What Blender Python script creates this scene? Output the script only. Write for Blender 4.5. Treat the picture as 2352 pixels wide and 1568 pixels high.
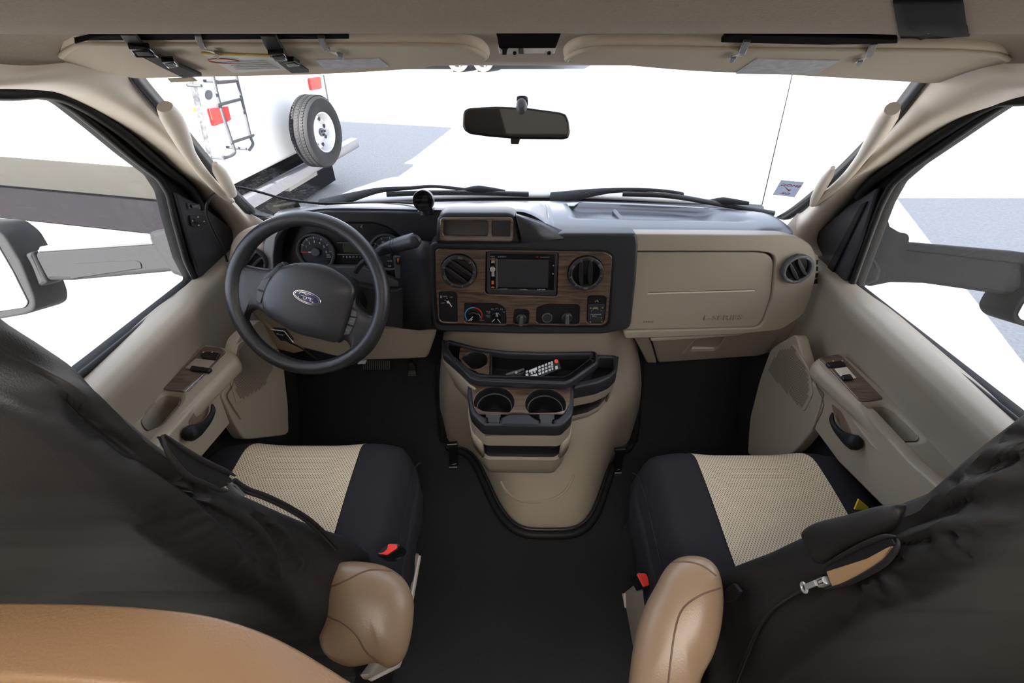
import bpy, bmesh, math, random
from mathutils import Vector as V, Matrix as M4, noise as NZ
for o in list(bpy.data.objects): bpy.data.objects.remove(o)
S = bpy.context.scene; COL = S.collection
R = math.radians
# ---------------------------------------------------------------- camera, sky, sun, added fill lights, exposure
F, TH, CAM = 1045.33, R(38), V((0, 0, 1.35))
CT, ST = math.cos(TH), math.sin(TH)
cd = bpy.data.cameras.new('camera'); cd.lens = 16; cd.sensor_width = 36; cd.clip_start = .01; cd.clip_end = 300
cam = bpy.data.objects.new('camera', cd); COL.objects.link(cam)
cam.location = CAM; cam.rotation_euler = (R(90)-TH, 0, 0); S.camera = cam
W = bpy.data.worlds.new('sky'); S.world = W; W.use_nodes = True
bg = W.node_tree.nodes['Background']; bg.inputs[0].default_value = (.76, .86, 1.05, 1); bg.inputs[1].default_value = 2.6
sl = bpy.data.lights.new('sun', 'SUN'); sl.energy = 38; sl.angle = R(.55); sl.color = (1, .95, .88)
so = bpy.data.objects.new('sun', sl); COL.objects.link(so)
so.rotation_euler = V((-.354*.809, -.935*.809, .588)).to_track_quat('Z', 'Y').to_euler()
def area(name, loc, rot, sx, sy, e, col):
    l = bpy.data.lights.new(name, 'AREA'); l.shape = 'RECTANGLE'; l.size = sx; l.size_y = sy; l.energy = e; l.color = col
    o = bpy.data.objects.new(name, l); COL.objects.link(o); o.location = loc; o.rotation_euler = rot; return o
area('dash_fill_light', (.05, -.42, 1.98), (R(50), 0, 0), 1.3, .5, 30, (1, .92, .83))  # added fill light, tilted forward to brighten the dash
area('rear_fill_light', (.05, -2.0, 1.98), (R(20), 0, 0), 1.4, .8, 2, (1, .88, .72))  # added weak fill behind the camera, not an actual fitting
S.view_settings.view_transform = 'Standard'; S.view_settings.look = 'None'
S.view_settings.exposure = .12; S.view_settings.gamma = 1; S.view_settings.use_curve_mapping = False
# ---------------------------------------------------------------- pixel <-> space helpers (design aid: a photo pixel cut with a real surface)
def ray(px, py):
    u, v = px-1176, 784-py
    return V((u, F*CT+v*ST, v*CT-F*ST))
def aX(px, py, x): d = ray(px, py); return CAM+d*(x/d.x)
def aY(px, py, y): d = ray(px, py); return CAM+d*(y/d.y)
def aZ(px, py, z): d = ray(px, py); return CAM+d*((z-CAM.z)/d.z)
class Pl:
    def __init__(s, O, u, v):
        s.O = V(O); s.u = V(u).normalized(); v = V(v); s.v = (v-s.u*v.dot(s.u)).normalized(); s.n = s.u.cross(s.v)
        s.M = M4(((s.u.x, s.v.x, s.n.x, s.O.x), (s.u.y, s.v.y, s.n.y, s.O.y), (s.u.z, s.v.z, s.n.z, s.O.z), (0, 0, 0, 1)))
    def p3(s, px, py):
        d = ray(px, py); return CAM+d*((s.O-CAM).dot(s.n)/d.dot(s.n))
    def uv(s, px, py): q = s.p3(px, py)-s.O; return (q.dot(s.u), q.dot(s.v))
    def px(s, pts): return [s.uv(*p) for p in pts]
    def at(s, a, b, h=0): return s.O+s.u*a+s.v*b+s.n*h
    def off(s, h): return Pl(s.O+s.n*h, s.u, s.v)
def YS(x, z):
    return 1.30-.45*(z-.818)/.41+.10*(1-((x-.032)/.76)**2)
def aW(px, py, off=0):
    d = ray(px, py); lo, hi = 0., 4/d.length*1.2
    for i in range(50):
        m = (lo+hi)/2; p = CAM+d*m
        if p.y < YS(p.x, p.z)+off: lo = m
        else: hi = m
    return CAM+d*lo
def cr(pts, n=6, closed=True):
    pts = [V(p) for p in pts]; out = []; k = len(pts)
    for i in range(k if closed else k-1):
        if closed: a, b, c, d = pts[i-1], pts[i], pts[(i+1) % k], pts[(i+2) % k]
        else: a, b, c, d = pts[max(i-1, 0)], pts[i], pts[i+1], pts[min(i+2, k-1)]
        for j in range(n):
            t = j/n
            out.append(.5*((2*b)+(c-a)*t+(2*a-5*b+4*c-d)*t*t+(3*b-a-3*c+d)*t**3))
    if not closed: out.append(pts[-1])
    return out
def rnd(pts, r, n=4):
    out = []; k = len(pts); pts = [V(p) for p in pts]
    rs = r if isinstance(r, (list, tuple)) else [r]*k
    for i in range(k):
        p, a, b = pts[i], pts[i-1], pts[(i+1) % k]
        da, db = a-p, b-p; q = min(rs[i], da.length*.48, db.length*.48)
        if q < 1e-6: out.append(p); continue
        s, e = p+da.normalized()*q, p+db.normalized()*q
        for j in range(n+1):
            t = j/n; out.append(s*(1-t)**2+p*2*t*(1-t)+e*t*t)
    return out
def circ(c, r, n=40, ry=None, rot=0):
    o = []
    for i in range(n):
        t = 2*math.pi*i/n; a, b = r*math.cos(t), (ry or r)*math.sin(t)
        o.append((c[0]+a*math.cos(rot)-b*math.sin(rot), c[1]+a*math.sin(rot)+b*math.cos(rot)))
    return o
# ---------------------------------------------------------------- materials
def mat(name, col, rough=.5, metal=0, bump=0, bscale=300, coat=0, var=0, vscale=20, spec=.5, detail=2, emit=None, stretch=None):
    m = bpy.data.materials.new(name); m.use_nodes = True; nt = m.node_tree; N, L = nt.nodes, nt.links
    p = N['Principled BSDF']; p.inputs['Base Color'].default_value = (*col, 1); p.inputs['Roughness'].default_value = rough
    p.inputs['Metallic'].default_value = metal; p.inputs['Specular IOR Level'].default_value = spec
    if coat: p.inputs['Coat Weight'].default_value = coat; p.inputs['Coat Roughness'].default_value = .05
    if emit: p.inputs['Emission Color'].default_value = (*emit[0], 1); p.inputs['Emission Strength'].default_value = emit[1]
    tc = N.new('ShaderNodeTexCoord'); vec = tc.outputs['Object']
    if stretch:
        mp = N.new('ShaderNodeMapping'); mp.inputs['Scale'].default_value = stretch; L.new(vec, mp.inputs['Vector']); vec = mp.outputs['Vector']
    if bump:
        n = N.new('ShaderNodeTexNoise'); n.inputs['Scale'].default_value = bscale; n.inputs['Detail'].default_value = detail
        b = N.new('ShaderNodeBump'); b.inputs['Strength'].default_value = bump; b.inputs['Distance'].default_value = .002
        L.new(vec, n.inputs['Vector']); L.new(n.outputs['Fac'], b.inputs['Height']); L.new(b.outputs['Normal'], p.inputs['Normal'])
    if var:
        n = N.new('ShaderNodeTexNoise'); n.inputs['Scale'].default_value = vscale; n.inputs['Detail'].default_value = 6
        r = N.new('ShaderNodeValToRGB'); a = [c*(1-var) for c in col]; b = [min(c*(1+var), 1) for c in col]
        r.color_ramp.elements[0].color = (*a, 1); r.color_ramp.elements[1].color = (*b, 1)
        r.color_ramp.elements[0].position = .3; r.color_ramp.elements[1].position = .7
        L.new(vec, n.inputs['Vector']); L.new(n.outputs['Fac'], r.inputs['Fac']); L.new(r.outputs['Color'], p.inputs['Base Color'])
    return m
BEIGE = mat('beige_plastic', (.345, .298, .235), .45, bump=.06, bscale=900)
BEIGEL = mat('lit_beige_plastic', (.72, .645, .55), .5, bump=.08, bscale=900)  # beige made paler to carry ground bounce on the pillars
DARK = mat('charcoal_plastic', (.028, .029, .035), .42, bump=.06, bscale=1100)
WHEEL = mat('wheel_vinyl', (.026, .027, .032), .36, bump=.16, bscale=480, spec=.6)
PAD = mat('soft_dash_plastic', (.050, .053, .068), .30, bump=.04, bscale=900, spec=.9)
BLACK = mat('black_plastic', (.012, .012, .014), .35)
GLOSSB = mat('gloss_black', (.008, .008, .010), .12)
RUBBER = mat('black_rubber', (.010, .010, .011), .55, spec=.3)
GREYP = mat('grey_plastic', (.10, .105, .115), .4)
LGREY = mat('light_grey_plastic', (.36, .37, .40), .4)
HEAD = mat('headliner_fabric', (.37, .315, .258), .95, bump=.35, bscale=500, var=.06, vscale=300, spec=.1)
FRAME = mat('black_frame', (.010, .010, .011), .6, spec=.2)
VISOR = mat('visor_vinyl', (.56, .49, .40), .8, bump=.2, bscale=500, spec=.2)
CARPET = mat('black_carpet', (.030, .031, .034), 1, bump=1, bscale=700, var=.35, vscale=500, spec=.1)
FAB = mat('black_seat_cloth', (.018, .0175, .022), .85, bump=.25, bscale=1200, spec=.25)
FABB = mat('charcoal_cover_cloth', (.0105, .0098, .0102), .55, bump=.15, bscale=1000, spec=.4)
LEATH = mat('tan_leather', (.26, .178, .115), .33, bump=.10, bscale=420, spec=.5)
LEATHB = mat('brown_bench_leather', (.25, .148, .078), .42, bump=.2, bscale=500)
STEEL = mat('steel', (.62, .63, .65), .25, 1)
SILV = mat('silver_paint', (.55, .55, .55), .3, .6)
CHROME = mat('chrome', (.8, .8, .8), .08, 1)
WHITE = mat('white_paint', (.72, .72, .71), .35)
WHITEP = mat('white_print', (.80, .82, .85), .5)
DIMP = mat('dim_print', (.34, .36, .38), .5)
RED = mat('red_plastic', (.72, .03, .03), .35)
REDL = mat('red_lamp_lens', (.85, .05, .04), .2)
AMBER = mat('amber_lamp_lens', (.95, .50, .08), .25)
ORANGE = mat('orange_print', (.75, .16, .03), .4)
BLUE = mat('blue_print', (.06, .35, .68), .4)
NAVY = mat('navy_enamel', (.012, .02, .11), .15, coat=.5)
PAPER = mat('grey_paper', (.50, .52, .55), .6, var=.15, vscale=90)
CREAM = mat('cream_button', (.70, .74, .80), .45)
YELLOW = mat('yellow_tag', (.75, .62, .02), .5)
LCD = mat('lcd', (.075, .085, .06), .2)
SCREEN = mat('screen_glass', (.035, .036, .042), .22)
ASPH = mat('asphalt', (.265, .262, .258), .95, bump=.4, bscale=90, var=.16, vscale=45)
VOID = mat('black_cloth_and_shade', (.009, .008, .010), .9, spec=.1)  # black cloth, also used for sheets that draw shade
MARM = mat('mirror_arm_plastic', (.014, .015, .017), .8, spec=.2)
MIRR = mat('mirror_silver', (.075, .076, .078), .03, 1)
TYRE = mat('tyre_rubber', (.012, .0125, .014), .7, spec=.3)
def mesh_fabric():
    m = bpy.data.materials.new('beige_mesh_cloth'); m.use_nodes = True; N, L = m.node_tree.nodes, m.node_tree.links
    p = N['Principled BSDF']; p.inputs['Roughness'].default_value = .85; p.inputs['Specular IOR Level'].default_value = .2
    tc = N.new('ShaderNodeTexCoord'); sp = N.new('ShaderNodeSeparateXYZ'); L.new(tc.outputs['Object'], sp.inputs[0])
    def ma(op, a, b=None):
        n = N.new('ShaderNodeMath'); n.operation = op
        for i, q in enumerate((a, b)):
            if q is None: continue
            if isinstance(q, (int, float)): n.inputs[i].default_value = q
            else: L.new(q, n.inputs[i])
        return n.outputs[0]
    k = 2*math.pi/.0062
    d1 = ma('ADD', ma('MULTIPLY', sp.outputs[0], k), ma('MULTIPLY', sp.outputs[1], k*.75)); d2 = ma('SUBTRACT', ma('MULTIPLY', sp.outputs[0], k), ma('MULTIPLY', sp.outputs[1], k*.75))
    h = ma('MULTIPLY', ma('ADD', ma('COSINE', d1), ma('COSINE', d2)), .5)
    r = N.new('ShaderNodeValToRGB'); r.color_ramp.elements[0].position = .28; r.color_ramp.elements[1].position = .62
    r.color_ramp.elements[0].color = (.66, .56, .41, 1); r.color_ramp.elements[1].color = (.22, .165, .11, 1)
    L.new(h, r.inputs['Fac']); L.new(r.outputs['Color'], p.inputs['Base Color'])
    b = N.new('ShaderNodeBump'); b.inputs['Strength'].default_value = .5; b.inputs['Distance'].default_value = .001; b.invert = True
    L.new(h, b.inputs['Height']); L.new(b.outputs['Normal'], p.inputs['Normal']); return m
MESHF = mesh_fabric()
def wood():
    m = bpy.data.materials.new('walnut_woodgrain'); m.use_nodes = True; N, L = m.node_tree.nodes, m.node_tree.links
    p = N['Principled BSDF']; p.inputs['Roughness'].default_value = .3; p.inputs['Coat Weight'].default_value = .8; p.inputs['Coat Roughness'].default_value = .08
    tc = N.new('ShaderNodeTexCoord'); mp = N.new('ShaderNodeMapping'); mp.inputs['Scale'].default_value = (4, 30, 55)
    n = N.new('ShaderNodeTexNoise'); n.inputs['Scale'].default_value = 3.2; n.inputs['Detail'].default_value = 9; n.inputs['Distortion'].default_value = .7
    r = N.new('ShaderNodeValToRGB'); e = r.color_ramp.elements
    e[0].position = .30; e[0].color = (.042, .027, .019, 1); e[1].position = .68; e[1].color = (.175, .117, .08, 1)
    q = e.new(.48); q.color = (.108, .071, .049, 1)
    L.new(tc.outputs['Object'], mp.inputs[0]); L.new(mp.outputs[0], n.inputs['Vector']); L.new(n.outputs['Fac'], r.inputs['Fac']); L.new(r.outputs['Color'], p.inputs['Base Color'])
    return m
WOOD = wood()
def glass(name, dust=0.0, x0=None, x1=None, scale=160, tint=(1, 1, 1)):
    m = bpy.data.materials.new(name); m.use_nodes = True; nt = m.node_tree; N, L = nt.nodes, nt.links
    for n in list(N): N.remove(n)
    out = N.new('ShaderNodeOutputMaterial'); tr = N.new('ShaderNodeBsdfTransparent'); tr.inputs[0].default_value = (*tint, 1)
    gl = N.new('ShaderNodeBsdfGlossy'); gl.inputs['Roughness'].default_value = .01
    mx = N.new('ShaderNodeMixShader'); mx.inputs[0].default_value = .025; L.new(tr.outputs[0], mx.inputs[1]); L.new(gl.outputs[0], mx.inputs[2]); last = mx.outputs[0]
    if dust:
        tc = N.new('ShaderNodeTexCoord'); nz = N.new('ShaderNodeTexNoise'); nz.inputs['Scale'].default_value = scale; nz.inputs['Detail'].default_value = 3
        L.new(tc.outputs['Object'], nz.inputs['Vector'])
        rp = N.new('ShaderNodeValToRGB'); rp.color_ramp.elements[0].position = .50; rp.color_ramp.elements[1].position = .74
        rp.color_ramp.elements[0].color = (.10, .10, .10, 1); rp.color_ramp.elements[1].color = (.9, .9, .9, 1); L.new(nz.outputs['Fac'], rp.inputs['Fac'])
        fac = N.new('ShaderNodeMath'); fac.operation = 'MULTIPLY'; L.new(rp.outputs['Color'], fac.inputs[0]); fac.inputs[1].default_value = dust; fo = fac.outputs[0]
        if x0 is not None:
            sp = N.new('ShaderNodeSeparateXYZ'); L.new(tc.outputs['Object'], sp.inputs[0])
            wob = N.new('ShaderNodeMath'); wob.operation = 'MULTIPLY_ADD'; L.new(sp.outputs[2], wob.inputs[0]); wob.inputs[1].default_value = .62; L.new(sp.outputs[0], wob.inputs[2])
            mr = N.new('ShaderNodeMapRange'); mr.inputs['From Min'].default_value = x0; mr.inputs['From Max'].default_value = x1; mr.inputs['To Min'].default_value = 1; mr.inputs['To Max'].default_value = .06
            L.new(wob.outputs[0], mr.inputs['Value']); f2 = N.new('ShaderNodeMath'); f2.operation = 'MULTIPLY'; L.new(fo, f2.inputs[0]); L.new(mr.outputs[0], f2.inputs[1]); fo = f2.outputs[0]
        df = N.new('ShaderNodeBsdfTranslucent'); df.inputs[0].default_value = (.75, .72, .66, 1)
        m2 = N.new('ShaderNodeMixShader'); L.new(fo, m2.inputs[0]); L.new(last, m2.inputs[1]); L.new(df.outputs[0], m2.inputs[2]); last = m2.outputs[0]
    L.new(last, out.inputs[0]); return m
WGLASS = glass('windscreen_glass', .10, .02, .05, 170)
DGLASS = glass('dusty_door_glass', .035, scale=420)
# ---------------------------------------------------------------- object helpers
def thing(name, label, cat, loc=(0, 0, 0), group=None, kind=None):
    o = bpy.data.objects.new(name, None); o.empty_display_size = .05; COL.objects.link(o); o.location = loc
    if kind: o['kind'] = kind
    else: o['label'] = label; o['category'] = cat
    if kind and label: o['label'] = label
    if group: o['group'] = group
    return o
def tag(o, label, cat, group=None): o['label'] = label; o['category'] = cat; o.update_tag() if 0 else None; (o.__setitem__('group', group) if group else None); return o
def struct(o, label=None): o['kind'] = 'structure'; (o.__setitem__('label', label) if label else None); return o
def put(name, me, mt, parent=None, ang=40, lab=None):
    o = bpy.data.objects.new(name, me); COL.objects.link(o)
    if mt is not None and not me.materials: me.materials.append(mt)
    if parent is not None:
        o.parent = parent; t = V((0, 0, 0)); q = parent
        while q is not None: t += q.location; q = q.parent
        o.location = -t
    if ang is not None and len(me.polygons):
        me.polygons.foreach_set('use_smooth', [True]*len(me.polygons)); me.set_sharp_from_angle(angle=R(ang))
    me.update()
    if lab: o['label'] = lab
    return o
def bm2(bm):
    me = bpy.data.meshes.new('m'); bmesh.ops.recalc_face_normals(bm, faces=bm.faces[:]); bm.to_mesh(me); bm.free(); return me
def sheet(name, outs, pl, th, mt, parent=None, bev=0, h=0, ang=40, lab=None):
    """plate with holes: front face at height h above the plane, thickness th behind it"""
    cu = bpy.data.curves.new(name, 'CURVE'); cu.dimensions = '2D'; cu.fill_mode = 'BOTH'
    bev = min(bev, th*.49); cu.extrude = th/2-bev; cu.bevel_depth = bev; cu.bevel_resolution = 2
    if bev: cu.offset = -bev
    for o in outs:
        sp = cu.splines.new('POLY'); sp.points.add(len(o)-1)
        for i, p in enumerate(o): sp.points[i].co = (p[0], p[1], 0, 1)
        sp.use_cyclic_u = True
    t = bpy.data.objects.new('t', cu); me = bpy.data.meshes.new_from_object(t); bpy.data.objects.remove(t); bpy.data.curves.remove(cu)
    me.transform(pl.M @ M4.Translation((0, 0, h-th/2))); me.materials.clear()
    bm = bmesh.new(); bm.from_mesh(me); bmesh.ops.remove_doubles(bm, verts=bm.verts[:], dist=1e-6); bm.to_mesh(me); bm.free()
    o = put(name, me, mt, parent, ang, lab)
    for p in me.polygons:
        if abs(p.normal.dot(pl.n)) > .9995: p.use_smooth = False
    return o
def psheet(name, pts, pl, th, mt, parent=None, bev=0, h=0, r=0, holes=(), lab=None):
    """same, outline given in photo pixels on the plane shifted to height h"""
    q = pl.off(h) if h else pl
    outs = [q.px(rnd(pts, r) if r else pts)]+[q.px(rnd(hh, hr) if hr else hh) for hh, hr in holes]
    return sheet(name, outs, q, th, mt, parent, bev, 0, 40, lab)
def text(name, body, pl, uv, size, mt, parent, rot=0, mirror=False, shear=0, h=.0005, th=.0004, align='CENTER', sx=1):
    cu = bpy.data.curves.new(name, 'FONT'); cu.body = body; cu.size = size; cu.align_x = align; cu.align_y = 'CENTER'; cu.extrude = th; cu.shear = shear; cu.resolution_u = 2
    t = bpy.data.objects.new('t', cu); me = bpy.data.meshes.new_from_object(t); bpy.data.objects.remove(t); bpy.data.curves.remove(cu); me.materials.clear()
    me.transform(pl.M @ M4.Translation((uv[0], uv[1], h)) @ M4.Rotation(rot, 4, 'Z') @ M4.Diagonal((-sx if mirror else sx, 1, 1, 1)))
    if mirror: me.flip_normals()
    return put(name, me, mt, parent, None)
def loft(name, rings, mt, parent=None, closed=True, caps=True, ang=50, lab=None, sub=0):
    bm = bmesh.new(); vs = [[bm.verts.new(p) for p in r] for r in rings]; n = len(rings[0])
    for a, b in zip(vs, vs[1:]):
        for i in range(n if closed else n-1):
            j = (i+1) % n; bm.faces.new((a[i], a[j], b[j], b[i]))
    if caps and closed: bm.faces.new(vs[0][::-1]); bm.faces.new(vs[-1])
    o = put(name, bm2(bm), mt, parent, ang, lab)
    if sub: md = o.modifiers.new('s', 'SUBSURF'); md.levels = md.render_levels = sub
    return o
def tube(name, pts, r, mt, parent=None, n=10, closed=False, smooth=0, flat=1, lab=None):
    pts = [V(p) for p in pts]
    if smooth: pts = cr(pts, smooth, closed)
    k = len(pts); rr = r if isinstance(r, (list, tuple)) else None; rings = []; up = None
    for i, p in enumerate(pts):
        a = pts[i-1] if (i > 0 or closed) else p; b = pts[(i+1) % k] if (i < k-1 or closed) else p
        t = (b-a).normalized()
        if up is None: up = t.orthogonal().normalized()
        up = (up-t*up.dot(t)).normalized(); w = t.cross(up)
        if rr:
            f = i/(k-1)*(len(rr)-1); j = min(int(f), len(rr)-2); q = rr[j]*(1-(f-j))+rr[j+1]*(f-j)
        else: q = r
        rings.append([p+up*(q*math.cos(2*math.pi*m/n))+w*(q*flat*math.sin(2*math.pi*m/n)) for m in range(n)])
    if closed: rings.append(rings[0])
    if closed:
        bm = bmesh.new(); vs = [[bm.verts.new(p) for p in r_] for r_ in rings[:-1]]
        for i in range(k):
            a, b = vs[i], vs[(i+1) % k]
            for m in range(n): bm.faces.new((a[m], a[(m+1) % n], b[(m+1) % n], b[m]))
        return put(name, bm2(bm), mt, parent, 60, lab)
    return loft(name, rings, mt, parent, True, True, 60, lab)
def obox(name, O, a, b, c, mt, parent=None, bev=0, seg=2, lab=None):
    O, a, b, c = V(O), V(a), V(b), V(c); bm = bmesh.new()
    vs = [bm.verts.new(O+a*i+b*j+c*k) for i in (0, 1) for j in (0, 1) for k in (0, 1)]
    for f in ((0, 1, 3, 2), (4, 6, 7, 5), (0, 4, 5, 1), (2, 3, 7, 6), (0, 2, 6, 4), (1, 5, 7, 3)): bm.faces.new([vs[i] for i in f])
    bmesh.ops.recalc_face_normals(bm, faces=bm.faces[:])
    if bev: bmesh.ops.bevel(bm, geom=bm.edges[:], offset=bev, segments=seg, affect='EDGES', profile=.6)
    return put(name, bm2(bm), mt, parent, 40, lab)
def box(name, lo, hi, mt, parent=None, bev=0, seg=2, lab=None):
    lo, hi = V(lo), V(hi); d = hi-lo
    return obox(name, lo, (d.x, 0, 0), (0, d.y, 0), (0, 0, d.z), mt, parent, bev, seg, lab)
def pbox(name, pl, a0, a1, b0, b1, h0, h1, mt, parent=None, bev=0, lab=None):
    return obox(name, pl.at(a0, b0, h0), pl.u*(a1-a0), pl.v*(b1-b0), pl.n*(h1-h0), mt, parent, bev, 2, lab)
def dome(name, out, pl, h, mt, parent=None, base=0, rings=9, p=2.2, back=0, lab=None, fn=None):
    """cushion-like bulge over a 2-D outline: rim at base, apex at base+h, optional side wall going back"""
    c = V((sum(q[0] for q in out)/len(out), sum(q[1] for q in out)/len(out))); rs = []
    if back: rs.append([pl.at(*q, base-back) for q in out])
    for i in range(rings):
        k = math.cos(i/rings*math.pi/2)
        k2 = k
        rs.append([pl.at(c.x+(q[0]-c.x)*k2, c.y+(q[1]-c.y)*k2, base+h*(1-k2**p)**(1/p)) for q in out])
    o = loft(name, rs, mt, parent, True, True, 60, lab); return o
def grid(name, rows, mt, parent=None, th=0, ang=60, lab=None):
    bm = bmesh.new(); vs = [[bm.verts.new(p) for p in r] for r in rows]
    for a, b in zip(vs, vs[1:]):
        for i in range(len(a)-1): bm.faces.new((a[i], a[i+1], b[i+1], b[i]))
    o = put(name, bm2(bm), mt, parent, ang, lab)
    if th: md = o.modifiers.new('t', 'SOLIDIFY'); md.thickness = th; md.offset = 0
    return o
def disc(name, pl, c, r, h0, h1, mt, parent=None, bev=0, n=32, lab=None):
    return sheet(name, [circ(c, r, n)], pl, h1-h0, mt, parent, bev, h1, 40, lab)
def ring(name, pl, c, ro, ri, h0, h1, mt, parent=None, bev=0, n=40, lab=None):
    return sheet(name, [circ(c, ro, n), circ(c, ri, n)], pl, h1-h0, mt, parent, bev, h1, 40, lab)
def bar(name, pl, p, q, w, h0, h1, mt, parent=None, bev=0, lab=None):
    """flat bar between two plane points"""
    p, q = V(p), V(q); d = (q-p).normalized(); e = V((-d.y, d.x))*w/2
    return sheet(name, [[p+e, p-e, q-e, q+e]], pl, h1-h0, mt, parent, bev, h1, 40, lab)
def merge(name, objs, mt=None):
    """join freshly built helper pieces into one mesh object"""
    bm = bmesh.new(); par = objs[0].parent; loc = objs[0].location.copy(); me0 = objs[0].data.materials[:]
    for o in objs: bm.from_mesh(o.data)
    me = bpy.data.meshes.new(name); bm.to_mesh(me); bm.free()
    for m_ in me0: me.materials.append(m_)
    lab = objs[0].get('label')
    for o in objs: bpy.data.objects.remove(o)
    r = bpy.data.objects.new(name, me); COL.objects.link(r); r.parent = par; r.location = loc
    if lab: r['label'] = lab
    return r
X1, Y1, Z1 = V((1, 0, 0)), V((0, 1, 0)), V((0, 0, 1))

def paper_t():
    m = bpy.data.materials.new('sticker_paper'); m.use_nodes = True; N, L = m.node_tree.nodes, m.node_tree.links
    for n in list(N): N.remove(n)
    o = N.new('ShaderNodeOutputMaterial'); a = N.new('ShaderNodeBsdfDiffuse'); b = N.new('ShaderNodeBsdfTranslucent'); x = N.new('ShaderNodeMixShader')
    a.inputs[0].default_value = (.6, .63, .68, 1); b.inputs[0].default_value = (.50, .53, .58, 1); x.inputs[0].default_value = .7
    L.new(a.outputs[0], x.inputs[1]); L.new(b.outputs[0], x.inputs[2]); L.new(x.outputs[0], o.inputs[0]); return m
STICK = paper_t()

from mathutils.bvhtree import BVHTree
def hit(o, px, py, off=.001):
    """point where a photo ray meets an already built mesh, lifted off it a little"""
    if '_b' not in globals(): globals()['_b'] = {}
    if o.name not in _b: _b[o.name] = BVHTree.FromPolygons([v.co.copy() for v in o.data.vertices], [list(p.vertices) for p in o.data.polygons])
    d = ray(px, py).normalized(); p, n, i, t = _b[o.name].ray_cast(CAM, d)
    if p is None: return None
    if n.dot(d) > 0: n = -n
    return p+n*off
def ontube(nm, o, pts, r, mt, par, off=0, sm=5, flat=1):
    q = [(p.x, p.y) for p in cr([(*p, 0) for p in pts], sm, False)]; q = [h for h in (hit(o, x, y, off) for x, y in q) if h is not None]
    return tube(nm, q, r, mt, par, 6, False, 0, flat) if len(q) > 2 else None
# ================================================================ SETTING
# cab floor, toe board, tunnel
fl = struct(grid('floor', [[V((x, y, z)) for x in (-.86, -.5, -.2, .032, .3, .6, .93)] for y, z in ((-3.1, 0), (-1, 0), (.3, 0), (.7, 0), (1.02, .0), (1.12, .03), (1.30, .32), (1.36, .55))], CARPET, th=.02), 'black carpeted cab floor rising to the toe board')
# overhead panel and headliner
def zc(y):
    pts = ((-.6, 1.62), (-.2, 1.50), (.1, 1.425), (.3, 1.365), (.45, 1.325), (.52, 1.314), (.55, 1.3125), (.57, 1.318), (.59, 1.319), (.61, 1.313), (.66, 1.302), (.75, 1.281), (.87, 1.252), (.93, 1.238))
    for (a, b), (c, d) in zip(pts, pts[1:]):
        if y <= c: return b+(d-b)*(y-a)/(c-a)
    return pts[-1][1]
def sst(a, b, x): t = max(0, min(1, (x-a)/(b-a))); return t*t*(3-2*t)
ys = [.0, .05, .1, .2, .3, .38, .45, .49, .52, .535, .55, .56, .57, .58, .59, .60, .61, .63, .66, .70, .75, .81, .87, .92]
xs = [i/40*1.56-.78+.032 for i in range(41)]
def zh(x, y):
    d = abs(x-.032); e = sst(.56, .745, d)
    return (zc(y)+.0035)*(1-e)+(1.245+.22*max(0, .72-y)-.1*max(0, y-.86))*e
ce = struct(grid('ceiling', [[V((x, y-(0.02*abs(x-.032)), zh(x, y))) for x in xs] for y in ys], HEAD, th=.006), 'tan cloth headliner with rounded lip over the windscreen')
def headpt(px, py, off=.002):
    d = ray(px, py); n = 700; hw = .72*(1 if px > 1176 else -1)
    for i in range(n):
        k = .00012+(.0011-.00012)*i/n; p = CAM+d*k
        if p.z > zh(p.x, p.y) or abs(p.x-.032) > .745: return p-V((0, 0, off))
    return p
# rear living area behind the camera (seen in the mirror)
struct(box('wall_back', (-1.2, -3.35, 0), (1.26, -3.3, 2.05), BEIGEL))
struct(box('wall_left', (-1.25, -3.3, -.3), (-1.2, .05, 2.3), BEIGEL))
struct(box('wall_right', (1.26, -3.3, -.3), (1.31, .05, 2.3), BEIGEL))
struct(box('trim_3', (-1.25, .0, -.3), (-.86, .06, 2.3), BEIGEL)); struct(box('trim_4', (.93, .0, -.3), (1.31, .06, 2.3), BEIGEL))
struct(box('trim_5', (-1.25, -3.3, 2.05), (1.31, 1.25, 2.1), WHITE)); struct(box('trim_6', (-1.25, .0, 1.66), (1.31, 1.25, 1.70), WHITE))
struct(box('trim_7', (-1.25, 1.2, 1.45), (1.31, 1.27, 2.1), WHITE))
# windscreen
w1 = thing('window_1', None, None, (.03, 1.4, .82), kind='structure')
rows = []
for j in range(15):
    z = .795+j/14*.50
    hw = .80-.135*(z-.818)/.41
    rows.append([V((.032+hw*i/20, YS(.032+hw*i/20, z), z)) for i in range(-20, 21)])
grid('windscreen_pane', rows, WGLASS, w1)
A_L = [(326, 168), (340, 190), (400, 262), (460, 336), (520, 412), (565, 461), (592, 484), (628, 496)]
A_R = [(2112, 168), (2093, 192), (2040, 262), (1985, 325), (1910, 400), (1860, 445), (1815, 480), (1782, 500)]
for pts, sg in ((A_L, 1), (A_R, -1)):
    a = [aW(x+sg*2, y, -.002) for x, y in pts]; b = [aW(x-sg*34, y+2, -.03) for x, y in pts]
    grid('edge_seal', [cr(a, 4, False), cr([(p+q)/2+V((0, -.012, 0)) for p, q in zip(a, b)], 4, False), cr(b, 4, False)], BLACK, w1, th=.004)
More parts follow.
